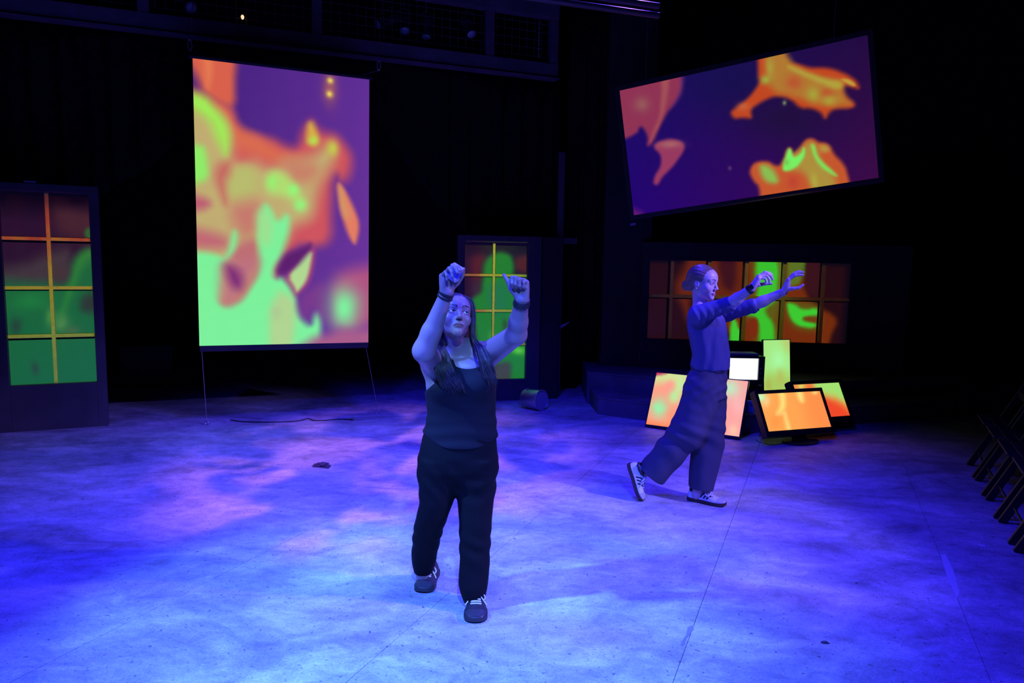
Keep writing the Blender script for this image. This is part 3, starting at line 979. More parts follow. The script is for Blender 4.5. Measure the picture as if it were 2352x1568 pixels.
g0, g1 = P(44, 41, 7.35), P(1281, 179, 9.45)
WG = Wall(g0, g1)                           # line of the gallery
WD = Wall(g0 + np.array([-0.1, 0.25, 0]), g1 + np.array([-0.1, 0.25, 0]))
zg = 4.01
lx = [WD.at(x, y) for x, y in ((150, 620), (228, 450), (280, 418), (345, 385), (400, 330), (452, 262), (520, 150))]
drape('swagged_curtain', 'black curtain drawn aside in a swag above the far left window unit', WD, WD.at(-160, 300)[0], lx[-1][0], zg + 0.1,
      lambda u: float(np.interp(u, [l[0] for l in lx], [0.02 if l is lx[0] else l[1] for l in lx])) if u > lx[0][0] else 0.02)
rx = [WD.at(x, y) for x, y in ((800, 180), (870, 285), (920, 352), (965, 420), (1010, 478), (1065, 530), (1100, 545))]
drape('swagged_curtain', 'black curtain drawn aside in a swag above the centre window unit', WD, rx[0][0], WD.at(1285, 400)[0], zg + 0.1,
      lambda u: float(np.interp(u, [l[0] for l in rx], [l[1] for l in rx])) if u < rx[-1][0] else max(0.02, rx[-1][1] - (u - rx[-1][0]) * 9))
WK = Wall(P(1290, 900, 9.6), P(1490, 900, 9.35))
drape('black_drape', 'straight black drape hanging between the slim post and the dark pillar', WK, WK.at(1292, 700)[0], WK.at(1374, 700)[0], 5.6, lambda u: 0.02 if WK.pt(u, 0)[0] < 0.86 else ZP + 0.01, 60, 4, 0.03, 40)
pc = P(1432, 846, 9.2)
t = thing('dark_pillar', (pc[0], pc[1], ZP), label='broad black pillar standing left of the wide window wall', cat='pillar')
MB().box((pc[0], pc[1] + 0.15, 2.9 + ZP / 2), (X_, Y_, Z_), (0.30, 0.15, 2.9 - ZP / 2)).build('shaft', M_FLAT2, t, bevel=0.01)
MB().box((pc[0], pc[1] + 0.14, 0.05 + ZP), (X_, Y_, Z_), (0.31, 0.16, 0.05)).build('plinth', M_FLAT2, t, bevel=0.006)

t = thing('lighting_gallery', WG.pt(2.5, zg), label='dark steel lighting gallery with mesh panels running along the back above the curtains', cat='gallery')
uE = WG.at(1281, 179)[0]
ztopb = WG.at(700, 75)[1]
zup = WG.at(1281, 44)[1]
WG.board(MB(), -2.5, uE, zg, ztopb, -0.1, 0.02).build('lower_beam', M_BEAM, t, bevel=0.006)
WG.board(MB(), -2.5, uE, zg - 0.012, zg, -0.1, 0.06).build('lower_flange', M_BEAM, t)
WG.board(MB(), -2.5, uE, zup, zup + 0.22, -0.1, 0.02).build('upper_beam', M_BEAM, t, bevel=0.006)
for x in (-160, 330, 728, 1126, 1274):
    u = WG.at(x, 60)[0]
    WG.board(MB(), u - 0.055, u + 0.055, ztopb, zup, -0.08, 0.01).build('post', M_BEAM, t, bevel=0.004)
mb = MB()
u = -2.4
while u < uE:
    mb.bar(WG.pt(u, ztopb, -0.06), WG.pt(u, zup, -0.06), WG.n, 0.004, 0.004)
    u += 0.10
for z in np.arange(ztopb + 0.08, zup, 0.10):
    mb.bar(WG.pt(-2.4, z, -0.06), WG.pt(uE, z, -0.06), WG.n, 0.004, 0.004)
mb.build('wire_mesh', M_BEAM, t, kind='stuff')

M_LANT = mat('lantern_housing', (0.05, 0.05, 0.06), 0.4, 0.3)
M_LENS = mat('lantern_lens', (0.4, 0.42, 0.5), 0.12)


def lantern(px, py, Y, d, label):
    c = P(px, py, Y)
    d = unit(d)
    s = unit(np.cross(d, Z_))
    t = thing('stage_lantern', c, label=label, cat='stage light', group='stage lights in the gallery')
    MB().tube([c - d * 0.14, c - d * 0.12, c - d * 0.02, c + d * 0.02, c + d * 0.15, c + d * 0.16], [0.04, 0.065, 0.07, 0.055, 0.06, 0.066], 14).build('housing', M_LANT, t, smooth=False)
    MB().tube([c + d * 0.155, c + d * 0.166, c + d * 0.17], [0.055, 0.05, 0.02], 14).build('lens', M_LENS, t, smooth=True)
    MB().tube([c + s * 0.075, c + s * 0.085 + Z_ * 0.12, c + Z_ * 0.17, c - s * 0.085 + Z_ * 0.12, c - s * 0.075], 0.008, 6).build('yoke', M_LANT, t)
    MB().tube([c + Z_ * 0.17, c + Z_ * 0.30], 0.012, 6).build('clamp', M_LANT, t)
    return t


lantern(893, 48, 8.95, (-0.75, -0.5, -0.42), 'stage light slanting down left, leftmost in the gallery above the flame screen')
lantern(928, 52, 9.0, (0.15, -0.6, -0.8), 'stage light pointing down, just right of the slanting one in the gallery')
lantern(980, 58, 9.05, (0.0, -0.3, -0.95), 'dim upright stage light in the middle of the gallery bay')
lantern(1074, 58, 9.2, (0.35, -0.5, -0.85), 'stage light tilted down right beside the right gallery post')
lantern(340, 8, 7.95, (-0.3, -0.6, -0.7), 'stage light at the top edge of the left gallery bay')
lantern(430, 6, 8.05, (0.5, -0.6, -0.5), 'stage light facing right at the top edge of the left gallery bay')
ch0 = P(1239, 48, 9.35)
mb = MB()
for i in range(14):
    c = ch0 + Z_ * (0.0 - 0.032 * i)
    ax = X_ if i % 2 else Y_
    mb.tube([c + 0.010 * math.cos(a) * ax + 0.022 * math.sin(a) * Z_ for a in np.linspace(0, 6.283, 9)[:-1]], 0.004, 5, closed=True)
mb.build('hanging_chain', M_STEEL, smooth=True, label='short steel chain hanging in the right gallery bay', cat='chain')
wlp = P(557, 38, 8.1)
t = thing('work_lamp', wlp, label='tiny warm white lamp glowing in the left gallery bay', cat='lamp')
m_b = bpy.data.materials.new('warm_bulb')
m_b.use_nodes = True
m_b.node_tree.nodes['Principled BSDF'].inputs['Emission Color'].default_value = (1.0, 0.72, 0.38, 1)
m_b.node_tree.nodes['Principled BSDF'].inputs['Emission Strength'].default_value = 1.1
MB().tube([wlp - Z_ * 0.03, wlp - Z_ * 0.02, wlp, wlp + Z_ * 0.015], [0.006, 0.014, 0.018, 0.010], 10).build('bulb', m_b, t, smooth=True)
MB().tube([wlp + Z_ * 0.015, wlp + Z_ * 0.02, wlp + Z_ * 0.07], [0.012, 0.014, 0.01], 10).build('socket', M_BLACKPL, t)
for a, b_, l in (((1040, -31), (1513, 36), 'lower'), ((1100, -46), (1513, 14), 'upper')):
    MB().tube([P(a[0], a[1], 6.72), P(b_[0], b_[1], 7.37)], 0.03, 12).build('lighting_pipe', mat('grey_pipe', (0.16, 0.13, 0.15), 0.4, 0.5), smooth=False,
          label='%s of the two grey lighting pipes at the top edge of the picture' % l, cat='pipe', group='lighting pipes')

# faint storage box behind the curtain opening
bx = P(340, 868, 9.3)
t = thing('storage_trunk', (bx[0], bx[1], 0), label='dim dark trunk standing in the shadow behind the left window unit', cat='trunk')
MB().box((bx[0], bx[1], 0.24), (WL.a, WL.n, Z_), (0.30, 0.2, 0.24)).build('body', M_FLAT2, t, bevel=0.01)
MB().box((bx[0], bx[1], 0.51), (WL.a, WL.n, Z_), (0.31, 0.21, 0.03)).build('lid', M_FLAT2, t, bevel=0.008)

# ------------------------------------------------------------------ riser with step
stp = [(0.98, 7.98), (2.36, 7.14), (5.6, 8.42), (5.6, 8.95), (2.76, 7.83), (0.95, 8.62)]
plt_ = [(0.92, 8.61), (2.78, 7.80), (5.6, 8.92), (5.6, 10.6), (1.0, 10.6)]
t = thing('stage_riser', (2.7, 8.6, 0), label='low dark two level platform behind the television screens', cat='platform')
MB().prism(stp, 0, ZS - 0.02).build('step_box', M_RISER, t)
MB().prism([(2.36 + (x - 2.36) * 1.006, 7.9 + (y - 7.9) * 1.012) for x, y in stp], ZS - 0.02, ZS).build('step_tread', M_RISER, t, bevel=0.003)
MB().prism(plt_, 0, ZP - 0.02).build('platform_box', M_RISER, t)
MB().prism([(2.8 + (x - 2.8) * 1.004, 9.2 + (y - 9.2) * 1.006) for x, y in plt_], ZP - 0.02, ZP).build('platform_deck', M_RISER, t, bevel=0.003)


# ------------------------------------------------------------------ televisions
def tv(name, label, quadpts, bez, thick, cols, bodydepth=0.05, cat='television', sm='screen_lcd', strength=1.0):
    BL, ex, ey, wd, ht = frame_from(*quadpts)
    n = np.cross(ex, ey)
    l, r, tp, bt = bez
    c = BL + ex * (wd + r - l) / 2 + ey * (ht + tp - bt) / 2
    t = thing(name, c - ey * (ht / 2 + bt), label=label, cat=cat)
    picture('screen', BL, ex, ey, wd, ht, cols, picture_mat(sm, strength, 0.2), t)
    mb = MB()
    for u0, u1, v0, v1 in ((-l, wd + r, ht, ht + tp), (-l, wd + r, -bt, 0), (-l, 0, 0, ht), (wd, wd + r, 0, ht)):
        mb.box(BL + ex * (u0 + u1) / 2 + ey * (v0 + v1) / 2 - n * (thick / 2 - 0.006), (ex, ey, n), ((u1 - u0) / 2, (v1 - v0) / 2, thick / 2))
    mb.build('bezel', M_BLACKPL, t)
    MB().box(c - n * (thick + 0.001), (ex, ey, n), ((wd + l + r) / 2 - 0.002, (ht + tp + bt) / 2 - 0.002, 0.012)).build('back_cover', M_BLACKMT, t, bevel=0.006)
    if bodydepth:
        MB().box(c - n * (thick + 0.012 + bodydepth / 2) - ey * ht * 0.08, (ex, ey, n), (wd * 0.32, ht * 0.3, bodydepth / 2)).build('rear_housing', M_BLACKMT, t, bevel=0.01)
    return t, BL, ex, ey, n, wd, ht


q = [(195, 480), (1092, 572), (1005, 1112), (98, 972)]
colsA = paint(q, 1.72, [
    ('p', (255, 166, 160), 90, [(800, 500), (1100, 560), (1020, 1120), (800, 1100)]),
    ('p', (214, 226, 150), 60, [(170, 590), (330, 500), (500, 505), (480, 600), (400, 760), (330, 770), (370, 640), (300, 560), (170, 680)]),
    ('p', (255, 160, 140), 50, [(280, 560), (380, 560), (340, 680), (250, 700)]),
    ('p', (196, 52, 92), 26, [(185, 470), (355, 488), (300, 520), (185, 548)]),
    ('e', (150, 246, 172), 0.95, (222, 815, 85, 95)),
    ('e', (180, 240, 160), 0.8, (365, 705, 55, 60)),
    ('e', (196, 236, 160), 0.8, (430, 590, 40, 90)),
    ('p', (255, 128, 72), 60, [(90, 950), (420, 980), (420, 1060), (90, 1000)]),
    ('e', (255, 150, 110), 0.7, (340, 900, 60, 80)),
    ('e', (190, 236, 190), 0.95, (915, 640, 110, 100)),
    ('e', (255, 206, 170), 0.8, (950, 1050, 50, 70)),
    ('e', (255, 190, 190), 0.6, (980, 800, 60, 120)),
], (255, 162, 132), 110, 64, seed=11)
bl, br = FL(1484, 974, 0.03), FL(1698, 1003, 0.03)
tv('leaning_television', 'wide television leaning on the step behind the second woman, pink and mint picture', (bl, br, P(1507, 855, 7.62)), (0.008, 0.008, 0.008, 0.028), 0.04, colsA, 0.0)

q = [(1255, 172), (1503, 172), (1490, 655), (1240, 655)]
colsB = paint(q, 0.54, [
    ('e', (168, 252, 166), 0.9, (1385, 370, 80, 130)),
    ('p', (184, 206, 112), 60, [(1400, 165), (1510, 165), (1510, 260), (1460, 300)]),
    ('p', (168, 204, 96), 80, [(1230, 500), (1500, 480), (1500, 670), (1230, 670)]),
    ('e', (184, 190, 92), 0.8, (1405, 530, 40, 80)),
    ('e', (178, 176, 80), 0.7, (1285, 600, 30, 70)),
], (166, 232, 130), 40, 72, seed=12)
t, BLb, exb, eyb, nb, wb, hb = tv('portrait_monitor', 'narrow upright monitor glowing pale green, tallest of the screens', (P(1755, 897, 7.56), P(1815, 897, 7.50), P(1759, 781, 7.60)), (0.016, 0.008, 0.008, 0.010), 0.035, colsB, 0.03, cat='monitor')
cb = BLb + exb * wb / 2 - nb * 0.09
MB().bar((cb[0], cb[1], ZS + 0.01), (cb[0], cb[1], ZS + 0.34), Y_, 0.05, 0.02).build('stand_neck', M_BLACKMT, t)
MB().box((cb[0], cb[1] - 0.03, ZS + 0.008), (exb, np.cross(Z_, exb), Z_), (0.12, 0.09, 0.008)).build('stand_base', M_BLACKMT, t, bevel=0.004)

q = [(1480, 605), (1925, 575), (2065, 900), (1600, 930)]
colsC_ = paint(q, 1.7, [
    ('p', (230, 170, 80), 60, [(1470, 600), (1930, 570), (2070, 900), (2000, 800), (1850, 720), (1700, 690), (1500, 660)]),
    ('p', (164, 226, 112), 50, [(1640, 600), (1930, 565), (2040, 830), (1990, 760), (1900, 710), (1800, 690), (1700, 650)]),
    ('e', (226, 218, 110), 0.9, (1555, 625, 34, 50)),
    ('e', (244, 110, 56), 0.9, (1640, 615, 45, 34)),
    ('e', (244, 132, 70), 0.9, (1500, 640, 40, 50)),
], (240, 74, 40), 90, 54, seed=13)
t, BLc, exc, eyc, nc, wc, hc = tv('tilted_television', 'television tilted back behind the orange one, red picture with green upper edge', (P(1846, 962, 7.14), P(1952, 954, 7.40), P(1812, 884, 7.28)), (0.045, 0.04, 0.035, 0.05), 0.06, colsC_, 0.05)
MB().box((FL(1938, 982)[0] - 0.02, FL(1938, 982)[1] + 0.05, 0.03), (exc, np.cross(Z_, exc), Z_), (0.13, 0.08, 0.03)).build('stand_base', M_BLACKPL, t, bevel=0.008)

q = [(1160, 695), (1770, 665), (1885, 1008), (1280, 1053)]
colsD = paint(q, 1.75, [
    ('p', (255, 146, 74), 120, [(1600, 660), (1790, 660), (1900, 1020), (1650, 1050)]),
    ('e', (192, 255, 192), 1.0, (1190, 720, 60, 60)),
    ('e', (250, 216, 150), 0.8, (1250, 770, 40, 60)),
    ('p', (255, 226, 122), 34, [(1395, 680), (1445, 680), (1445, 800), (1420, 860), (1350, 890), (1385, 790)]),
    ('p', (255, 216, 122), 26, [(1425, 870), (1460, 890), (1482, 1050), (1445, 1052), (1435, 960)]),
    ('p', (255, 212, 124), 26, [(1345, 880), (1440, 860), (1445, 885), (1360, 905)]),
    ('p', (255, 228, 132), 34, [(1540, 680), (1600, 675), (1625, 760), (1600, 785), (1570, 750)]),
    ('e', (255, 230, 140), 0.8, (1720, 680, 30, 18)),
    ('e', (255, 150, 66), 0.7, (1350, 960, 60, 70)),
], (255, 166, 80), 96, 56, seed=14)
t, BLd, exd, eyd, nd, wd_, hd = tv('orange_television', 'front television tilted back on its oval stand, showing a bright orange picture', (P(1765, 991, 6.70), P(1909, 980, 6.98), P(1736, 905.5, 6.86)), (0.035, 0.035, 0.035, 0.055), 0.06, colsD, 0.05)
cb = FL(1838, 1016)
mb = MB()
nseg = 28
ring0 = [(cb[0] + 0.20 * math.cos(a) * exd[0] - 0.12 * math.sin(a) * exd[1], cb[1] + 0.20 * math.cos(a) * exd[1] + 0.12 * math.sin(a) * exd[0]) for a in np.linspace(0, 6.283, nseg + 1)[:-1]]
mb.prism(ring0, 0.0, 0.022)
mb.build('stand_base', M_BLACKPL, t, bevel=0.006)
mid_b = BLd + exd * wd_ / 2 - eyd * 0.05 - nd * 0.05
MB().bar((cb[0], cb[1], 0.02), mid_b + eyd * 0.05, exd, 0.05, 0.14).build('stand_neck', M_BLACKPL, t)

# old box television on a crate
cx0, cx1 = P(1662, 880, 7.42), P(1752, 880, 7.42)
zb_ = cx0[2]
cw = (cx1[0] - cx0[0])
exr = unit((1, 0.03, 0))
nrr = np.array([exr[1], -exr[0], 0])
crt_c = np.array([(cx0[0] + cx1[0]) / 2, 7.42, zb_])
t = thing('plywood_crate', (crt_c[0], crt_c[1] + 0.2, ZS), label='dark plywood crate carrying the old box television', cat='crate')
for z0, z1 in ((ZS, ZS + 0.05), (ZS + 0.06, zb_ - 0.065), (zb_ - 0.055, zb_ - 0.012)):
    for sgn in (0, 1):
        MB().box((crt_c[0], crt_c[1] + 0.06 + 0.30 * sgn, (z0 + z1) / 2), (exr, nrr, Z_), (cw / 2 - 0.03, 0.009, (z1 - z0) / 2)).build('slat', M_PLY, t)
for sgn in (-1, 1):
    MB().box((crt_c[0] + sgn * (cw / 2 - 0.045), crt_c[1] + 0.21, (ZS + zb_ - 0.012) / 2), (exr, nrr, Z_), (0.009, 0.14, (zb_ - 0.012 - ZS) / 2)).build('side_board', M_PLY, t)
MB().box((crt_c[0], crt_c[1] + 0.21, zb_ - 0.006), (exr, nrr, Z_), (cw / 2 - 0.02, 0.17, 0.006)).build('top_board', M_PLY, t)

t = thing('box_television', crt_c, label='small old box television with a blank white glowing screen', cat='television')
s0, s1 = P(1674, 871, 7.40), P(1743, 823, 7.40)
sw, sh = s1[0] - s0[0], s1[2] - s0[2]
toph = P(1700, 817, 7.42)[2]
mb = MB()
ou0, ou1, oz0, oz1 = cx0[0], cx1[0], zb_, toph
for a0, a1, b0, b1 in ((ou0, ou1, s1[2], oz1), (ou0, ou1, oz0, s0[2]), (ou0, s0[0], s0[2], s1[2]), (s1[0], ou1, s0[2], s1[2])):
    mb.box(((a0 + a1) / 2, 7.43, (b0 + b1) / 2), (X_, Y_, Z_), ((a1 - a0) / 2, 0.04, (b1 - b0) / 2))
mb.build('front_frame', M_BLACKPL, t)
mb = MB()
rings = []
for yy, k in ((7.47, 1.0), (7.60, 0.98), (7.72, 0.72), (7.80, 0.6)):
    ccx, ccz = (ou0 + ou1) / 2, (oz0 + oz1) / 2
    hw, hh = (ou1 - ou0) / 2 * k, (oz1 - oz0) / 2 * (0.5 + 0.5 * k)
    cz_ = oz0 + hh
    rings.append([(ccx - hw, yy, cz_ - hh), (ccx + hw, yy, cz_ - hh), (ccx + hw, yy, cz_ + hh), (ccx - hw, yy, cz_ + hh)])
vs_ = [p_ for r_ in rings for p_ in r_]
fs = [(4 * i + j, 4 * i + (j + 1) % 4, 4 * i + 4 + (j + 1) % 4, 4 * i + 4 + j) for i in range(3) for j in range(4)] + [(3, 2, 1, 0), (12, 13, 14, 15)]
mb.add(vs_, fs).build('case', M_BLACKMT, t, bevel=0.01)
white = np.ones((17, 21, 3)) * np.array([0.92, 1.0, 0.98]) * 1.15
picture('picture_tube', (s0[0], 7.415, s0[2]), X_, Z_, sw, sh, white, picture_mat('tube_screen', 1.0, 0.1), t, bulge=0.02)
for z in np.linspace(s0[2] + 0.02, s0[2] + 0.12, 3):
    MB().tube([(s1[0] + 0.02, 7.40, z), (s1[0] + 0.02, 7.385, z)], 0.009, 10).build('knob', M_STEEL, t)
MB().box(((ou0 + ou1) / 2, 7.52, oz1 + 0.012), (X_, Y_, Z_), (0.15, 0.09, 0.012)).build(
    'disc_player', mat('slate_case', (0.14, 0.13, 0.17), 0.4), bevel=0.004, label='flat slate coloured player box lying on the old television', cat='media player')

# small blue lit box beside the leaning television
bc = P(1721, 935, 7.26)
t = thing('power_box', (bc[0], bc[1], ZS), label='small blue box with a row of sockets on the step between two televisions', cat='power strip')
bh = P(1721, 920, 7.26)[2] - ZS
MB().box((bc[0], bc[1], ZS + bh / 2), (X_, Y_, Z_), (0.042, 0.03, bh / 2)).build('case', mat('blue_case', (0.12, 0.22, 0.75), 0.5), t, bevel=0.004)
for i in range(5):
    MB().box((bc[0] + 0.027, bc[1] - 0.031, ZS + bh * (0.14 + 0.18 * i)), (X_, Y_, Z_), (0.006, 0.004, 0.006)).build('socket', mat('pale_socket', (0.6, 0.7, 0.9), 0.4), t)
MB().tube(spline([(bc[0] + 0.0, bc[1] - 0.03, ZS + bh * 0.7), (bc[0] + 0.05, bc[1] - 0.07, ZS + bh * 0.5), (bc[0] + 0.06, bc[1] - 0.2, 0.12), FL(1745, 1000), FL(1738, 1012), FL(1775, 1022), FL(1800, 1016)], 30), 0.005, 6).build(
    'power_cable', M_BLACKPL, smooth=True, label='black power cable looping from the blue box onto the floor', cat='cable')

# ------------------------------------------------------------------ bucket
m0, m1 = P(1244, 911, 8.13), P(1213, 906, 8.26)
ax = unit(m1 - m0)
m0[2], Lb = 0.115, 0.24
ax[2] = 0.0
ax = unit(ax)
r0_, r1_ = 0.118, 0.106
tiltv = unit(ax + Z_ * -(r0_ - r1_) / Lb)
b0_ = np.array([m0[0], m0[1], r0_ + 0.004])
t = thing('metal_bucket', (b0_[0], b0_[1], 0), label='galvanised metal bucket lying on its side beside the centre window', cat='bucket')
MB().tube([b0_, b0_ + tiltv * Lb, b0_ + tiltv * (Lb + 0.002), b0_ + tiltv * (Lb - 0.008), b0_ + tiltv * 0.012], [r0_, r1_, r1_ * 0.98, r1_ * 0.97, r0_ - 0.004], 32, cap=False).build('body', M_STEEL, t, smooth=True)
MB().tube([b0_ + tiltv * 0.006, b0_ + tiltv * 0.009], [r0_ - 0.003, r0_ - 0.003], 32).build('bottom', mat('bucket_base', (0.42, 0.42, 0.45), 0.55, 0.3), t)
s_ = unit(np.cross(tiltv, Z_))
u_ = np.cross(s_, tiltv)
MB().tube([b0_ + (r0_ + 0.001) * (math.cos(a) * s_ + math.sin(a) * u_) for a in np.linspace(0, 6.283, 33)[:-1]], 0.005, 6, closed=True).build('rim', M_STEEL, t, smooth=True)
MB().tube([b0_ + tiltv * (Lb - 0.03) + (r1_ + 0.005) * u_ + s_ * 0.02, b0_ + tiltv * (Lb - 0.03) + (r1_ + 0.005) * u_ - s_ * 0.02], 0.012, 8).build('handle_ear', M_STEEL, t)
MB().tube(spline([b0_ + tiltv * (Lb - 0.03) + r1_ * s_ * 1.04, b0_ + tiltv * (Lb + 0.02) + s_ * 0.10 - u_ * 0.02, b0_ + tiltv * (Lb + 0.08) - u_ * 0.08, b0_ + tiltv * (Lb + 0.02) - s_ * 0.10 - u_ * 0.02, b0_ + tiltv * (Lb - 0.03) - r1_ * s_ * 1.04], 24), 0.004, 6).build('bail_handle', M_WIRE, t, smooth=True)

# ------------------------------------------------------------------ row of folding chairs at the right edge
fd = unit((-0.89, 0.455, 0))        # the way they face
sd_ = np.array([-fd[1], fd[0], 0])  # along the row (towards the camera when negative)


def folding_chair(foot, label):
    """foot: floor point of its far front foot"""
    t = thing('folding_chair', foot, label=label, cat='chair', group='folding chairs in a row along the right edge')
    wch = 0.43
    for k in (0, 1):
        p0 = foot - sd_ * (-wch * k if sd_[1] < 0 else wch * k)
        MB().bar(p0 + Z_ * 0.0, p0 - fd * 0.40 + Z_ * 0.84, fd, 0.034, 0.05).build('front_leg', M_CHAIR, t, bevel=0.004)
        p1 = p0 + (sd_ if k else -sd_) * 0.03 * (1 if sd_[1] < 0 else -1)
        MB().bar(p1 - fd * 0.46, p1 - fd * 0.10 + Z_ * 0.45, fd, 0.028, 0.042).build('back_leg', M_CHAIR, t, bevel=0.004)
    mid = foot - sd_ * (-wch / 2 if sd_[1] < 0 else wch / 2)
    for i in range(5):
        MB().bar(mid - fd * (0.06 + 0.085 * i) - sd_ * wch / 2 + Z_ * (0.455 - 0.006 * i), mid - fd * (0.06 + 0.085 * i) + sd_ * wch / 2 + Z_ * (0.455 - 0.006 * i), Z_, 0.07, 0.018).build('seat_slat', M_CHAIR, t, bevel=0.003)
    for z, hh in ((0.80, 0.10), (0.66, 0.06)):
        q_ = mid - fd * 0.40 * z / 0.84 + Z_ * z
        MB().bar(q_ - sd_ * wch / 2, q_ + sd_ * wch / 2, Z_, 0.018, hh).build('back_slat', M_CHAIR, t, bevel=0.003)
    for q_, z in ((mid - fd * 0.06, 0.12), (mid - fd * 0.38, 0.12)):
        MB().tube([q_ - sd_ * wch / 2 + Z_ * z, q_ + sd_ * wch / 2 + Z_ * z], 0.009, 8).build('stretcher', M_CHAIR, t)
    return t


ords = ('farthest', 'second farthest', 'middle', 'second nearest', 'nearest')
for k, (x, y) in enumerate(((2226, 1068), (2245, 1104), (2270, 1149), (2300, 1200), (2336, 1268))):
    folding_chair(FL(x, y), '%s black folding chair of the row along the right edge' % ords[k])

# ------------------------------------------------------------------ small things on the floor
MB().tube(spline([FL(530, 964, 0.006), FL(560, 968, 0.006), FL(610, 969, 0.006), FL(665, 968, 0.006), FL(690, 965, 0.006), FL(706, 961, 0.02), FL(722, 965, 0.006), FL(745, 965, 0.006), FL(780, 962, 0.006), FL(806, 963, 0.006)], 50), 0.006, 6).build(
    'stage_cable', M_BLACKPL, smooth=True, label='thin black cable snaking over the floor below the upright flame screen', cat='cable')
MB().tube([FL(806, 963, 0.012), FL(812, 962, 0.014)], 0.014, 8).build('cable_plug', M_BLACKPL, label='small black plug at the end of the thin floor cable', cat='plug')
c = FL(738, 1071)
vs_, fs = [], []
for j in range(7):
    for i in range(9):
        a = 2 * math.pi * i / 9
        ph = math.pi / 2 * j / 6
        r_ = 0.055 * math.cos(ph) * (1 + 0.45 * rng.uniform(-1, 1)) * (1.25 if abs(math.cos(a)) > 0.7 else 0.7)
        vs_.append((c[0] + r_ * math.cos(a), c[1] + r_ * math.sin(a), 0.001 + 0.035 * math.sin(ph) * (0.6 + 0.5 * rng.uniform())))
fs = [(j * 9 + i, j * 9 + (i + 1) % 9, (j + 1) * 9 + (i + 1) % 9, (j + 1) * 9 + i) for j in range(6) for i in range(9)]
MB().add(vs_, fs).build('crumpled_scrap', mat('dark_scrap', (0.05, 0.04, 0.06), 0.8), label='small crumpled dark scrap lying alone left of the woman in the tank top', cat='scrap')
a, b_ = FL(2247, 1251), FL(2262, 1254)
MB().bar(a + Z_ * 0.0015, b_ + Z_ * 0.0015, Z_, 0.016, 0.002).build('paper_strip', mat('white_paper', (0.85, 0.85, 0.85), 0.7), label='small white paper strip on the floor near the folding chairs', cat='paper strip')


def flat_patch(name, pts, m, label, cat, h=0.0012):
    q_ = [FL(x, y)[:2] for x, y in pts]
    if sum(q_[i - 1][0] * q_[i][1] - q_[i][0] * q_[i - 1][1] for i in range(len(q_))) < 0:
        q_ = q_[::-1]
    MB().prism(q_, 0.0, h).build(name, m, label=label, cat=cat)


M_TAPE = mat('clear_floor_tape', (0.62, 0.62, 0.64), 0.35)
flat_patch('floor_tape', [(2160, 1275), (2172, 1272), (2190, 1310), (2204, 1362), (2198, 1374), (2178, 1330)], M_TAPE, 'pale strip of tape along a floor joint near the right side', 'tape')
flat_patch('filler_patch', [(1563, 1480), (1570, 1466), (1576, 1458), (1580, 1440), (1590, 1436), (1594, 1444), (1584, 1458), (1576, 1468), (1572, 1480), (1566, 1484)],
           mat('filler_grey', (0.22, 0.22, 0.26), 0.7), 'ragged grey filler patch on the long floor joint at the bottom', 'patch')
c = FL(1895, 1477)
mb = MB()
vs_ = [(c[0] + x * 0.02 + 0.0, c[1] + y * 0.014, z) for x, y, z in ((-1, 0.3, 0.002), (-0.4, 0.8, 0.006), (0.4, 0.4, 0.009), (1.1, -0.2, 0.002), (0.3, -0.5, 0.006), (-0.5, -0.4, 0.004), (0, 0, 0.013))]
mb.add(vs_ + [(x, y, 0.0005) for x, y, z in vs_[:6]], [(0, 1, 6), (1, 2, 6), (2, 3, 6), (3, 4, 6), (4, 5, 6), (5, 0, 6)] + [(i, 7 + i, 7 + (i + 1) % 6, (i + 1) % 6) for i in range(6)])
mb.build('dry_leaf', mat('dark_scrap', (0.05, 0.04, 0.06), 0.8), label='tiny dark curled leaf on the floor at the lower right', cat='leaf')


# ------------------------------------------------------------------ people: implicit surfaces
def smin(a, b, k):
    h = np.maximum(k - np.abs(a - b), 0) / k
    return np.minimum(a, b) - h * h * k * 0.25


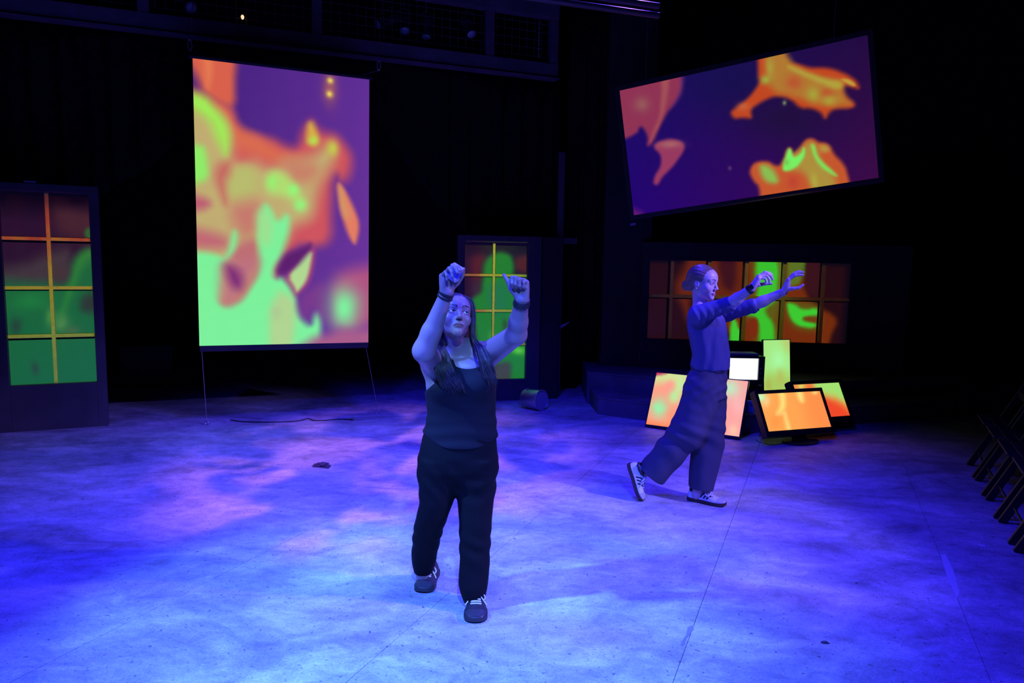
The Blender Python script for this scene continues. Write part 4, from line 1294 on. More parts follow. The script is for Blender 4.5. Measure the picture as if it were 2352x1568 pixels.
class Solid:
    """a list of shapes blended into one skin; meshed by surface nets"""
    def __init__(s):
        s.ops = []

    def cone(s, a, b, ra, rb, k=0.02, flat=None, sub=False):
        a, b = np.array(a, float), np.array(b, float)
        r = max(ra, rb)
        if flat is not None:
            r *= max(1, flat[1])
        pad = r + k + 0.03
        s.ops.append(('cone', np.minimum(a, b) - pad, np.maximum(a, b) + pad, k, sub, (a, b, ra, rb, flat)))
        return s

    def ell(s, c, r, R=None, k=0.02, sub=False):
        c, r = np.array(c, float), np.array(r, float)
        pad = r.max() + k + 0.03
        s.ops.append(('ell', c - pad, c + pad, k, sub, (c, r, R)))
        return s

    def loft(s, st, k=0.02, pw=2.2, zr=0.02):
        """st: (z, cx, cy, rx, ry, yaw) stacked ellipses"""
        st = sorted([tuple(q) + (0.0,) * (6 - len(q)) for q in st])
        A = np.array(st)
        zs = np.linspace(A[0, 0], A[-1, 0], 160)
        cols_ = []
        for c in range(1, 6):            # smooth interpolation
            v = np.interp(zs, A[:, 0], A[:, c])
            for _ in range(10):
                v[1:-1] = 0.25 * v[:-2] + 0.5 * v[1:-1] + 0.25 * v[2:]
            cols_.append(v)
        rm = max(A[:, 3].max(), A[:, 4].max()) + k + 0.03
        lo = np.array([A[:, 1].min() - rm, A[:, 2].min() - rm, A[0, 0] - k - 0.03])
        hi = np.array([A[:, 1].max() + rm, A[:, 2].max() + rm, A[-1, 0] + k + 0.03])
        s.ops.append(('loft', lo, hi, k, False, (zs, cols_, pw, zr)))
        return s

    def clip(s, fn, lo=None, hi=None, k=0.004):
        """intersect with fn(x,y,z) < 0"""
        s.ops.append(('clip', lo, hi, k, False, fn))
        return s

    def warp(s, fn):
        s.ops.append(('warp', None, None, 0, False, fn))
        return s

    def eval(s, lo, hi, h):
        lo, hi = np.array(lo, float), np.array(hi, float)
        n = np.ceil((hi - lo) / h).astype(int) + 1
        gx, gy, gz = (lo[i] + h * np.arange(n[i]) for i in range(3))
        F = np.full(tuple(n), 0.2)
        for typ, a, b, k, sub, pr in s.ops:
            if a is None:
                i0, i1 = np.zeros(3, int), n
            else:
                i0 = np.clip(np.floor((a - lo) / h).astype(int), 0, n)
                i1 = np.clip(np.ceil((b - lo) / h).astype(int) + 1, 0, n)
            if np.any(i1 <= i0):
                continue
            sl = tuple(slice(p_, q_) for p_, q_ in zip(i0, i1))
            x = gx[sl[0]][:, None, None]
            y = gy[sl[1]][None, :, None]
            z = gz[sl[2]][None, None, :]
            if typ == 'cone':
                p0, p1, ra, rb, flat = pr
                d = p1 - p0
                L2 = d @ d + 1e-12
                px_, py_, pz_ = x - p0[0], y - p0[1], z - p0[2]
                t = np.clip((px_ * d[0] + py_ * d[1] + pz_ * d[2]) / L2, 0, 1)
                qx, qy, qz = px_ - t * d[0], py_ - t * d[1], pz_ - t * d[2]
                q2 = qx * qx + qy * qy + qz * qz
                if flat is not None:
                    w_, f_ = np.array(flat[0], float), flat[1]
                    c = qx * w_[0] + qy * w_[1] + qz * w_[2]
                    q2 = np.maximum(q2 - c * c * (1 - 1 / f_ ** 2), 0)
                D = np.sqrt(q2) - (ra + (rb - ra) * t)
            elif typ == 'ell':
                c, r, R = pr
                px_, py_, pz_ = x - c[0], y - c[1], z - c[2]
                if R is not None:
                    px_, py_, pz_ = (px_ * R[0][i] + py_ * R[1][i] + pz_ * R[2][i] for i in range(3))
                k0 = np.sqrt((px_ / r[0]) ** 2 + (py_ / r[1]) ** 2 + (pz_ / r[2]) ** 2)
                k1 = np.sqrt((px_ / r[0] ** 2) ** 2 + (py_ / r[1] ** 2) ** 2 + (pz_ / r[2] ** 2) ** 2) + 1e-9
                D = k0 * (k0 - 1) / k1
            elif typ == 'loft':
                zs, cl, pw, zr = pr
                zz = np.clip(z, zs[0], zs[-1])
                cx, cy, rx, ry, yw = (np.interp(zz.ravel(), zs, c)[None, None, :] for c in cl)
                cs, sn = np.cos(yw), np.sin(yw)
                dx, dy = x - cx, y - cy
                ux, uy = dx * cs + dy * sn, -dx * sn + dy * cs
                rr = (np.abs(ux / rx) ** pw + np.abs(uy / ry) ** pw) ** (1 / pw)
                D = (rr - 1) * np.minimum(rx, ry)
                over = np.maximum(np.maximum(zs[0] + zr - z, z - zs[-1] + zr), 0)
                D = np.where(over > 0, np.sqrt(np.maximum(D + zr, 0) ** 2 + over ** 2) - zr, D)
            elif typ == 'clip':
                D = pr(x, y, z)
                F[sl] = -smin(-F[sl], -(D + 0 * F[sl]), k)
                continue
            elif typ == 'warp':
                F[sl] = F[sl] + pr(x, y, z)
                continue
            if sub:
                F[sl] = -smin(-F[sl], D + 0 * F[sl], k)
            else:
                F[sl] = smin(F[sl], D, k)
        return F, lo, h

    def mesh(s, lo, hi, h, smooth=1, keep=None):
        """returns verts, quads"""
        F, lo, h = s.eval(lo, hi, h)
        ins = F < 0
        nx, ny, nz = F.shape
        c8 = [ins[i:nx - 1 + i, j:ny - 1 + j, k:nz - 1 + k] for i in (0, 1) for j in (0, 1) for k in (0, 1)]
        cnt = sum(c.astype(np.int8) for c in c8)
        act = (cnt > 0) & (cnt < 8)
        idx = np.argwhere(act)
        ID = np.full(act.shape, -1, int)
        ID[act] = np.arange(len(idx))
        acc = np.zeros((len(idx), 3))
        num = np.zeros(len(idx))
        I, J, K = idx.T
        for ax in range(3):
            o1, o2 = [q for q in range(3) if q != ax]
            for a in (0, 1):
                for b in (0, 1):
                    off = [0, 0, 0]
                    off[o1], off[o2] = a, b
                    f0 = F[I + off[0], J + off[1], K + off[2]]
                    of2 = list(off)
                    of2[ax] = 1
                    f1 = F[I + of2[0], J + of2[1], K + of2[2]]
                    m = (f0 < 0) != (f1 < 0)
                    t = np.where(m, f0 / np.where(m, f0 - f1, 1), 0)
                    p_ = np.array(off, float)[None, :].repeat(len(idx), 0)
                    p_[:, ax] = t
                    acc[m] += p_[m]
                    num[m] += 1
        V = lo + h * (idx + acc / num[:, None])
        Q = []
        for ax in range(3):
            o1, o2 = [(1, 2), (2, 0), (0, 1)][ax]
            sl0 = [slice(None)] * 3
            sl1 = [slice(None)] * 3
            sl0[ax] = slice(0, -1)
            sl1[ax] = slice(1, None)
            e = ins[tuple(sl0)] != ins[tuple(sl1)]
            E_ = np.argwhere(e)
            sh = np.array(F.shape)
            ok = (E_[:, o1] > 0) & (E_[:, o2] > 0) & (E_[:, o1] < sh[o1] - 1) & (E_[:, o2] < sh[o2] - 1)
            E_ = E_[ok]
            fl_ = ins[tuple(sl0)][tuple(E_.T)]

            def cell(a, b):
                q_ = E_.copy()
                q_[:, o1] -= a
                q_[:, o2] -= b
                return ID[tuple(q_.T)]
            qd = np.stack([cell(1, 1), cell(0, 1), cell(0, 0), cell(1, 0)], 1)
            qd = np.where(fl_[:, None], qd, qd[:, ::-1])
            Q.append(qd)
        Q = np.vstack(Q)
        Q = Q[(Q >= 0).all(1)]
        for _ in range(smooth):
            S = np.zeros_like(V)
            N = np.zeros(len(V))
            for a, b in ((0, 1), (1, 2), (2, 3), (3, 0)):
                np.add.at(S, Q[:, a], V[Q[:, b]])
                np.add.at(N, Q[:, a], 1)
                np.add.at(S, Q[:, b], V[Q[:, a]])
                np.add.at(N, Q[:, b], 1)
            g = N > 7
            V = np.where(g[:, None], 0.4 * V + 0.6 * S / np.maximum(N, 1)[:, None], V)
        if keep is not None:
            Q = Q[keep(V[Q].mean(1))]
        used = np.unique(Q)
        mp = np.full(len(V), -1)
        mp[used] = np.arange(len(used))
        return V[used], mp[Q]


def skin_obj(name, parts, m, parent, colfn=None, **kw):
    V, Q, n = [], [], 0
    for v, q in parts:
        V.append(v)
        Q.append(q + n)
        n += len(v)
    V, Q = np.vstack(V), np.vstack(Q)
    me = bpy.data.meshes.new(name)
    me.vertices.add(len(V))
    me.vertices.foreach_set('co', V.astype(np.float32).ravel())
    me.loops.add(Q.size)
    me.loops.foreach_set('vertex_index', Q.astype(np.int32).ravel())
    me.polygons.add(len(Q))
    me.polygons.foreach_set('loop_start', (np.arange(len(Q)) * 4).astype(np.int32))
    me.update(calc_edges=True)
    me.validate()
    me.shade_smooth()
    me.materials.append(m)
    if colfn is not None:
        at = me.color_attributes.new('Col', 'FLOAT_COLOR', 'POINT')
        c = np.ones((len(V), 4), np.float32)
        c[:, :3] = colfn(V)
        at.data.foreach_set('color', c.ravel())
    o = bpy.data.objects.new(name, me)
    link(o, **kw)
    put(o, parent)
    return o


class Frame:
    """local frame: x = the person's left, y = forward, z = up"""
    def __init__(s, o, fwd, up=(0, 0, 1), scale=1.0):
        s.o = np.array(o, float)
        s.f = unit(fwd)
        up = np.array(up, float)
        s.u = unit(up - s.f * (up @ s.f))
        s.l = np.cross(s.f, s.u)      # fwd x up = right ... flipped below
        s.l = -np.cross(s.u, s.f) * -1.0
        s.s = scale
        s.R = np.stack([s.l, s.f, s.u], 1)

    def __call__(s, x, y, z):
        return s.o + s.s * (s.l * x + s.f * y + s.u * z)

    def loc(s, V):
        return (V - s.o) @ s.R / s.s


def head_ops(S, F, ear=True):
    k = F.s
    def E(c, r, kk, sub=False, R=None):
        S.ell(F(*c), np.array(r) * k, F.R if R is None else F.R @ R, kk, sub)
    def C(a, b, ra, rb, kk, sub=False):
        S.cone(F(*a), F(*b), ra * k, rb * k, kk, None, sub)
    E((0, -0.016, 0.034), (0.070, 0.092, 0.074), 0.02)
    E((0, 0.016, -0.014), (0.058, 0.066, 0.068), 0.03)
    E((0, 0.036, 0.038), (0.055, 0.050, 0.046), 0.03)
    C((-0.035, 0.008, -0.055), (-0.008, 0.056, -0.092), 0.018, 0.0125, 0.03)
    C((0.035, 0.008, -0.055), (0.008, 0.056, -0.092), 0.018, 0.0125, 0.03)
    E((0, 0.064, -0.094), (0.016, 0.014, 0.013), 0.02)
    E((0, 0.054, -0.062), (0.030, 0.025, 0.028), 0.02)
    for sg in (-1, 1):
        E((sg * 0.038, 0.050, -0.030), (0.023, 0.023, 0.024), 0.024)
        C((sg * 0.014, 0.081, 0.020), (sg * 0.044, 0.066, 0.020), 0.0065, 0.006, 0.016)
        E((sg * 0.031, 0.094, 0.000), (0.017, 0.015, 0.010), 0.012, True)
        E((sg * 0.031, 0.0675, -0.001), (0.0150, 0.0150, 0.0140), 0.005)
        E((sg * 0.031, 0.0840, -0.0012), (0.0132, 0.012, 0.0052), 0.003, True)
    C((0, 0.079, 0.010), (0, 0.096, -0.030), 0.0065, 0.0085, 0.012)
    E((0, 0.0965, -0.0325), (0.0085, 0.0090, 0.0080), 0.008)
    for sg in (-1, 1):
        E((sg * 0.0105, 0.0885, -0.0365), (0.0062, 0.0085, 0.0060), 0.006)
        E((sg * 0.0055, 0.0935, -0.0425), (0.0030, 0.0045, 0.0034), 0.002, True)
        E((sg * 0.0085, 0.0798, -0.0628), (0.0120, 0.0072, 0.0042), 0.006)
        if ear:
            E((sg * 0.069, -0.012, -0.008), (0.0068, 0.016, 0.026), 0.008)
            E((sg * 0.0775, -0.006, 0.000), (0.005, 0.010, 0.016), 0.004, True)
    E((0, 0.0793, -0.0718), (0.0160, 0.0074, 0.0056), 0.007)
    E((0, 0.0895, -0.0670), (0.022, 0.0045, 0.0008), 0.004, True)


def skin_color(F, base, lip, brow, brow_dark=1.0):
    base, lip, brow = map(np.array, (base, lip, brow))

    def fn(V):
        q = F.loc(V)
        c = np.tile(base, (len(V), 1)).astype(float)

        def mix(w_, col):
            nonlocal c
            w_ = np.clip(w_, 0, 1)[:, None]
            c = c * (1 - w_) + col * w_
        fr = q[:, 1] > 0.04
        d = ((q[:, 0]) / 0.0235) ** 2 + ((q[:, 2] + 0.0672) / 0.0095) ** 2
        mix(fr * (1.25 - d) * 3, lip)
        d = np.abs(q[:, 2] + 0.0675 + 0.0016 * np.cos(q[:, 0] * 250)) / 0.0016 + (np.abs(q[:, 0]) / 0.023) ** 6
        mix(fr * (1.2 - d) * 0.8, lip * 0.4)  # dark line painted between the lips for the shade of the crease
        ax_ = np.abs(q[:, 0])
        arc = 0.0195 + 0.0070 * np.sin(np.clip((ax_ - 0.010) / 0.040, 0, 1) * 2.2)
        w_ = 0.0056 * np.clip((0.058 - ax_) / 0.028, 0.35, 1)
        d = np.abs(q[:, 2] - arc) / w_
        mix((fr & (ax_ > 0.011) & (ax_ < 0.054)) * (1.2 - d) * 2 * brow_dark, brow)
        # lash lines
        e = ((ax_ - 0.031) / 0.0150) ** 2 + ((q[:, 2] + 0.0012) / 0.0068) ** 2
        up = q[:, 2] > -0.002
        mix((fr & up) * np.clip(1 - np.abs(e - 0.95) / 0.40, 0, 1) * 1.4, brow * 0.5)
        mix((fr & ~up) * np.clip(1 - np.abs(e - 0.9) / 0.30, 0, 1) * 0.5, brow)
        for sg in (-1, 1):
            d = ((q[:, 0] - sg * 0.0065) / 0.0042) ** 2 + ((q[:, 2] + 0.0435) / 0.0036) ** 2
            mix((q[:, 1] > 0.08) * (1.1 - d) * 2, base * 0.12)  # nostril shade painted into the skin colour
        ck = np.exp(-(((ax_ - 0.042) / 0.018) ** 2 + ((q[:, 2] + 0.030) / 0.018) ** 2)) * fr * 0.25
        mix(ck, lip)
        return c
    return fn


def make_eyes(F, parent, gaze, iris):
    for sg in (-1, 1):
        c = F(sg * 0.031, 0.0672, -0.0012)
        r = 0.0138 * F.s
        g = unit(gaze)
        a = unit(np.cross(g, Z_))
        b = np.cross(a, g)
        vs_, cs, fs = [c + g * r], [(0.004, 0.004, 0.004)], []
        ths = [0.10, 0.18, 0.24, 0.40, 0.46, 0.56, 0.8, 1.2, 1.7]
        n = 16
        for th in ths:
            for i in range(n):
                ph = 2 * math.pi * i / n
                vs_.append(c + r * (math.cos(th) * g + math.sin(th) * (math.cos(ph) * a + math.sin(ph) * b)))
                cs.append((0.004, 0.004, 0.004) if th < 0.2 else iris if th < 0.47 else (0.78, 0.76, 0.74))
        fs = [(0, 1 + i, 1 + (i + 1) % n) for i in range(n)]
        for j in range(len(ths) - 1):
            fs += [(1 + j * n + i, 1 + (j + 1) * n + i, 1 + (j + 1) * n + (i + 1) % n, 1 + j * n + (i + 1) % n) for i in range(n)]
        mb = MB().add(vs_, fs)
        o = mb.build('eye', mat('eye_surface', (0.8, 0.8, 0.8), 0.08, attr=True), parent, smooth=True)
        at = o.data.color_attributes.new('Col', 'FLOAT_COLOR', 'POINT')
        at.data.foreach_set('color', np.c_[np.array(cs), np.ones(len(cs))].astype(np.float32).ravel())


def hand_ops(S, W, d, n, right, curls, thumb, sc=0.95, spread=0.0):
    """W wrist, d wrist->knuckles, n palm normal; curls: 4 x (mcp, pip, dip) degrees, index first;
    thumb: three joints as (d, n, s) offsets from the wrist in metres"""
    d = unit(d)
    n = unit(np.array(n, float) - d * (np.array(n, float) @ d))
    s_ = np.cross(d, n) * (1 if right else -1)
    g = lambda a, b, c: W + sc * (d * a + n * b + s_ * c)
    offs = (0.025, 0.008, -0.009, -0.025)
    base = (0.087, 0.090, 0.086, 0.078)
    lens = ((0.042, 0.025, 0.021), (0.046, 0.028, 0.022), (0.042, 0.026, 0.021), (0.033, 0.020, 0.018))
    rad = (0.0092, 0.0095, 0.0090, 0.0080)
    # palm
    for o_, b_ in zip(offs, base):
        S.cone(g(0.0, 0, o_ * 0.55), g(b_ - 0.004, -0.002, o_), 0.0165 * sc, 0.0125 * sc, 0.012)
    S.ell(g(0.040, 0.008, 0.020), np.array((0.030, 0.014, 0.016)) * sc, np.stack([d, n, s_], 1), 0.015)
    S.ell(g(0.040, 0.006, -0.020), np.array((0.032, 0.013, 0.013)) * sc, np.stack([d, n, s_], 1), 0.015)
    tips = []
    for f_ in range(4):
        p_ = g(base[f_], 0.0, offs[f_])
        a = 0.0
        for j in range(3):
            a += math.radians(curls[f_][j])
            dr = d * math.cos(a) + n * math.sin(a) + s_ * (spread * (1.5 - f_) * 0.12 if j == 0 else 0)
            q = p_ + unit(dr) * lens[f_][j] * sc
            S.cone(p_, q, rad[f_] * sc * (1 - 0.07 * j), rad[f_] * sc * (1 - 0.07 * (j + 1)), 0.003)
            p_ = q
        tips.append(p_)
    T = [g(0.018, 0.004, 0.016)] + [g(*q) for q in thumb]
    rr = (0.0150, 0.0120, 0.0100, 0.0078)
    for j in range(3):
        S.cone(T[j], T[j + 1], rr[j] * sc, rr[j + 1] * sc, 0.006 if j == 0 else 0.003)
    return tips, T


def rows(rs):
    """survey rows (py, x left, x right, Y, half depth) -> stacked ellipses"""
    out = []
    for r in rs:
        py, xl, xr, Y, ry = r[:5]
        a, b = P(xl, py, Y), P(xr, py, Y)
        out.append(((a[2] + b[2]) / 2, (a[0] + b[0]) / 2, Y, (b[0] - a[0]) / 2, ry))
    return out


def inset(st, d):
    return [(q[0], q[1], q[2], max(q[3] - d, 0.02), max(q[4] - d, 0.02)) + tuple(q[5:]) for q in st]


def cut_boxes(boxes, m):
    def keep(c):
        k = np.ones(len(c), bool)
        for lo, hi in boxes:
            k &= ~np.all((c > np.array(lo) + m) & (c < np.array(hi) - m), 1)
        return k
    return keep


def torus_band(name, c, ax, r, w_, th, m, parent, rx=1.0, sax=None, **kw):
    """a flat band round a wrist"""
    ax = unit(ax)
    u = unit(np.cross(ax, (0.1, 1, 0.05))) if sax is None else unit(np.array(sax) - ax * (np.array(sax) @ ax))
    v = np.cross(ax, u)
    prof = [(-w_ / 2, 0), (-w_ / 2, th), (w_ / 2, th), (w_ / 2, 0)]
    n = 36
    vs_ = []
    for i in range(n):
        a = 2 * math.pi * i / n
        for h_, t_ in prof:
            vs_.append(np.array(c) + ax * h_ + (r + t_) * (rx * math.cos(a) * u + math.sin(a) * v))
    fs = [(4 * i + j, 4 * ((i + 1) % n) + j, 4 * ((i + 1) % n) + (j + 1) % 4, 4 * i + (j + 1) % 4) for i in range(n) for j in range(4)]
    return MB().add(vs_, fs).build(name, m, parent, smooth=False, **kw)


# ------------------------------------------------------------------ shoes
def shoe(name, heel, d, up, L, wid, m_up, m_sole, m_lace, parent, stripes=None, side=1, toe_mat=None, collar_mat=None, label=None):
    """heel: ground point under the heel; d: heel->toe, up: sole normal"""
    d = unit(d)
    up = unit(np.array(up) - d * (np.array(up) @ d))
    s_ = np.cross(up, d)
    g = lambda a, b, c: heel + L * (d * a + s_ * b + up * c)
    hw = wid / L / 2
    xs = [0.0, 0.03, 0.08, 0.16, 0.28, 0.42, 0.55, 0.66, 0.75, 0.83, 0.89, 0.935, 0.97, 0.99, 1.0]
    ws = [0.30, 0.52, 0.66, 0.72, 0.70, 0.74, 0.86, 0.97, 1.0, 0.96, 0.87, 0.74, 0.55, 0.36, 0.16]
    hs = [0.18, 0.27, 0.31, 0.315, 0.30, 0.29, 0.262, 0.222, 0.188, 0.165, 0.152, 0.140, 0.125, 0.112, 0.10]
    zs = 0.085
    n = 14
    vs_ = []
    for x, w_, h_ in zip(xs, ws, hs):
        for i in range(n + 1):
            a = math.pi * i / n
            cy = math.copysign(abs(math.cos(a)) ** 0.75, math.cos(a))
            sz = math.sin(a) ** 0.8
            nar = 1 - 0.35 * max(0, (h_ - 0.17) / 0.15) * sz
            vs_.append(g(x, hw * w_ * cy * nar, zs + (h_ - zs) * sz))
    m_ = len(xs)
    fs = [(j * (n + 1) + i, j * (n + 1) + i + 1, (j + 1) * (n + 1) + i + 1, (j + 1) * (n + 1) + i) for j in range(m_ - 1) for i in range(n)]
    fs += [tuple(range(n, -1, -1)), tuple((m_ - 1) * (n + 1) + i for i in range(n + 1))]
    up_o = MB().add(vs_, fs).build(name, m_up, parent, smooth=True, label=label)
    # sole: a flat loft slightly wider than the upper
    vs_, fs = [], []
    for x, w_ in zip(xs, ws):
        xx = -0.012 + x * 1.024
        spr = 0.045 * max(0, (x - 0.72) / 0.28) ** 2
        for b_, c_ in ((-1, spr), (1, spr), (1, zs + 0.012 + spr * 0.3), (-1, zs + 0.012 + spr * 0.3)):
            vs_.append(g(xx, hw * (w_ * 1.03 + 0.03) * b_, c_))
    for j in range(m_ - 1):
        for i in range(4):
            fs.append((j * 4 + i, (j + 1) * 4 + i, (j + 1) * 4 + (i + 1) % 4, j * 4 + (i + 1) % 4))
    fs += [(0, 1, 2, 3), tuple((m_ - 1) * 4 + i for i in (3, 2, 1, 0))]

    def sub(mb, nm, m, **kw):
        o = mb.build(nm, m, **kw)
        o.parent = up_o
        return o
    sub(MB().add(vs_, fs), 'sole', m_sole)

    def surf(x, ang, lift=0.0):
        w_ = np.interp(x, xs, ws)
        h_ = np.interp(x, xs, hs)
        cy = math.copysign(abs(math.cos(ang)) ** 0.75, math.cos(ang))
        sz = math.sin(ang) ** 0.8
        nar = 1 - 0.35 * max(0, (h_ - 0.17) / 0.15) * sz
        return g(x, hw * w_ * cy * nar * (1 + lift), zs + (h_ - zs) * sz + lift * 0.25)
    # crossing laces and a bow
    for k, x in enumerate((0.48, 0.53, 0.58, 0.63, 0.68)):
        sub(MB().tube([surf(x, a, 0.05) for a in np.linspace(0.36 * math.pi, 0.64 * math.pi, 7)], 0.0042, 6), 'lace', m_lace, smooth=True)
    for sg in (-1, 1):
        t0 = surf(0.46, math.pi / 2, 0.06)
        lo = [t0, t0 + L * (s_ * sg * 0.07 + up * 0.05 + d * 0.0), t0 + L * (s_ * sg * 0.16 + up * -0.02 + d * 0.05), t0 + L * (s_ * sg * 0.13 - up * 0.07 + d * 0.08), t0 + L * (s_ * sg * 0.03 + d * 0.02)]
        sub(MB().tube(spline(lo, 16), 0.0034, 6), 'lace', m_lace, smooth=True)
        sub(MB().tube(spline([t0, t0 + L * (s_ * sg * 0.06 + d * 0.07 + up * 0.02), surf(0.58, math.pi / 2 - sg * 0.9, 0.10), surf(0.64, math.pi / 2 - sg * 1.25, 0.12)], 12), 0.003, 6), 'lace', m_lace, smooth=True)
    if stripes:
        for sg in (-1, 1):
            for k in range(3):
                x0 = 0.34 + 0.085 * k
                vs2, fs2 = [], []
                for i in range(7):
                    a = 0.06 + 0.30 * i / 6
                    ang = math.pi * a if sg > 0 else math.pi * (1 - a)
                    for e in (0, 0.042):
                        vs2.append(surf(x0 + e + 0.11 * (i / 6), ang, 0.035))
                fs2 = [(2 * i, 2 * i + 1, 2 * i + 3, 2 * i + 2) for i in range(6)]
                o = sub(MB().add(vs2, fs2), 'stripe', stripes)
                sm_ = o.modifiers.new('thickness', 'SOLIDIFY')
                sm_.thickness = 0.0015
    if collar_mat:
        vs2 = []
        pts = [surf(x, a, 0.03) for x, a in ((0.03, 0.75 * math.pi), (0.02, 0.5 * math.pi), (0.03, 0.25 * math.pi))]
        ring = [g(0.06, 0, 0.29), g(0.10, hw * 0.52, 0.30), g(0.22, hw * 0.50, 0.29), g(0.34, hw * 0.30, 0.30), g(0.36, 0, 0.305), g(0.34, -hw * 0.30, 0.30), g(0.22, -hw * 0.50, 0.29), g(0.10, -hw * 0.52, 0.30)]
        sub(MB().tube(ring, 0.011, 8, closed=True), 'collar', collar_mat, smooth=True)
        tab = [surf(0.02, 0.5 * math.pi, 0.04), surf(0.005, 0.5 * math.pi, 0.04)]
        sub(MB().add([surf(0.10, 0.20 * math.pi, 0.04), surf(0.02, 0.28 * math.pi, 0.04), surf(0.02, 0.5 * math.pi, 0.05), surf(0.02, 0.72 * math.pi, 0.04), surf(0.10, 0.80 * math.pi, 0.04),
                      surf(0.11, 0.32 * math.pi, 0.04), surf(0.06, 0.38 * math.pi, 0.05), surf(0.05, 0.5 * math.pi, 0.06), surf(0.06, 0.62 * math.pi, 0.05), surf(0.11, 0.68 * math.pi, 0.04)],
                     [(0, 1, 6, 5), (1, 2, 7, 6), (2, 3, 8, 7), (3, 4, 9, 8)]), 'heel_tab', collar_mat)
    if toe_mat:
        vs2, fs2 = [], []
        xx = (0.80, 0.86, 0.92, 0.97)
        for x in xx:
            for i in range(9):
                vs2.append(surf(x, math.pi * (0.08 + 0.84 * i / 8), 0.03))
        fs2 = [(j * 9 + i, j * 9 + i + 1, (j + 1) * 9 + i + 1, (j + 1) * 9 + i) for j in range(3) for i in range(8)]
        o = sub(MB().add(vs2, fs2), 'toe_cap', toe_mat, smooth=True)
    return up_o


def folds(amp, fx, fz, seed):
    """cloth folds as a gentle push on a surface"""
    r_ = np.random.default_rng(seed)
    w_ = [(r_.normal(size=3) * np.array((fx, fx, fz)), r_.uniform(0, 6.28), r_.uniform(0.5, 1)) for _ in range(6)]

    def fn(x, y, z):
        o = 0
        for v, p_, a in w_:
            o = o + a * np.sin(v[0] * x + v[1] * y + v[2] * z + p_)
        return amp * o / 3
    return fn


M_SKIN = mat('skin', (0.5, 0.3, 0.2), 0.42, attr=True, bump=0.08, bscale=220)
M_HAIR1 = mat('dark_brown_hair', (0.05, 0.036, 0.040), 0.40, noise=(40, 0.4), spec=0.35)
M_HAIR2 = mat('blonde_hair', (0.17, 0.11, 0.075), 0.42, noise=(140, 0.15), bump=0.4, bscale=90)
M_TANK = mat('navy_jersey', (0.007, 0.007, 0.012), 0.8, noise=(160, 0.15), bump=0.15, bscale=400, spec=0.2)
M_SLACK = mat('black_twill', (0.004, 0.004, 0.0055), 0.85, noise=(200, 0.2), bump=0.15, bscale=400, spec=0.15)
M_SHIRT = mat('blue_grey_jersey', (0.095, 0.092, 0.20), 0.85, noise=(200, 0.12), bump=0.15, bscale=400, spec=0.2)
M_JEAN = mat('grey_denim', (0.068, 0.066, 0.092), 0.85, noise=(300, 0.18), bump=0.2, bscale=500, spec=0.2)
M_SHOE1 = mat('dark_trainer_mesh', (0.022, 0.02, 0.026), 0.55, noise=(150, 0.3))
M_TOE1 = mat('dark_trainer_gloss', (0.05, 0.045, 0.055), 0.28)
M_LACE = mat('white_lace', (0.72, 0.70, 0.70), 0.8)
M_SOLE1 = mat('dark_rubber', (0.03, 0.025, 0.03), 0.7)
M_SHOE2 = mat('white_leather', (0.78, 0.78, 0.76), 0.45)
M_STRIPE = mat('black_leather', (0.015, 0.015, 0.02), 0.45)
M_GUM = mat('gum_rubber', (0.06, 0.03, 0.022), 0.6)
M_SUEDE = mat('grey_suede', (0.5, 0.5, 0.5), 0.9)
M_BAND = mat('black_band', (0.012, 0.012, 0.016), 0.5)

# ------------------------------------------------------------------ woman in the tank top
T1 = 3.47
w1 = thing('person', (P(1050, 1060, T1)[0], T1, 0),
           label='woman in black tank top and trousers, both fists raised, looking up', cat='person')
H1 = Frame(P(1045, 729, T1 - 0.03), (0.30, -0.86, 0.42), (0.05, 0.25, 1), 1.05)
tor = rows([(816, 1010, 1110, T1 + 0.01, 0.070), (824, 998, 1121, T1, 0.085), (838, 986, 1130, T1, 0.100), (858, 979, 1135, T1, 0.108),
            (885, 975, 1138, T1 - 0.005, 0.118), (915, 980, 1137, T1 - 0.005, 0.116), (950, 986, 1135, T1, 0.108), (980, 981, 1137, T1, 0.112), (1005, 971, 1139, T1, 0.120),
            (1040, 963, 1141, T1, 0.130), (1075, 964, 1138, T1, 0.126), (1100, 985, 1118, T1, 0.095), (1122, 1010, 1090, T1, 0.06)])
S = Solid()
S.loft(inset(tor, 0.006), 0.02)
S.cone(P(1060, 818, T1 + 0.01), H1(0, -0.018, -0.06), 0.056, 0.045, 0.05)
S.cone(P(1060, 806, T1 + 0.02), P(1003, 822, T1 + 0.01), 0.045, 0.045, 0.04)
S.cone(P(1062, 800, T1 + 0.02), P(1110, 806, T1 + 0.01), 0.045, 0.045, 0.04)
head_ops(S, H1)
# her right arm (left in the picture): upper arm comes forward, forearm goes up
shR, elR, wrR = P(996, 834, T1 - 0.02), P(974, 806, 3.22), P(1026, 672, 3.17)
S.cone(shR, elR, 0.060, 0.050, 0.06)
S.cone(elR, elR + (wrR - elR) * 0.35, 0.048, 0.047, 0.025)
S.cone(elR + (wrR - elR) * 0.30, wrR, 0.045, 0.029, 0.01)
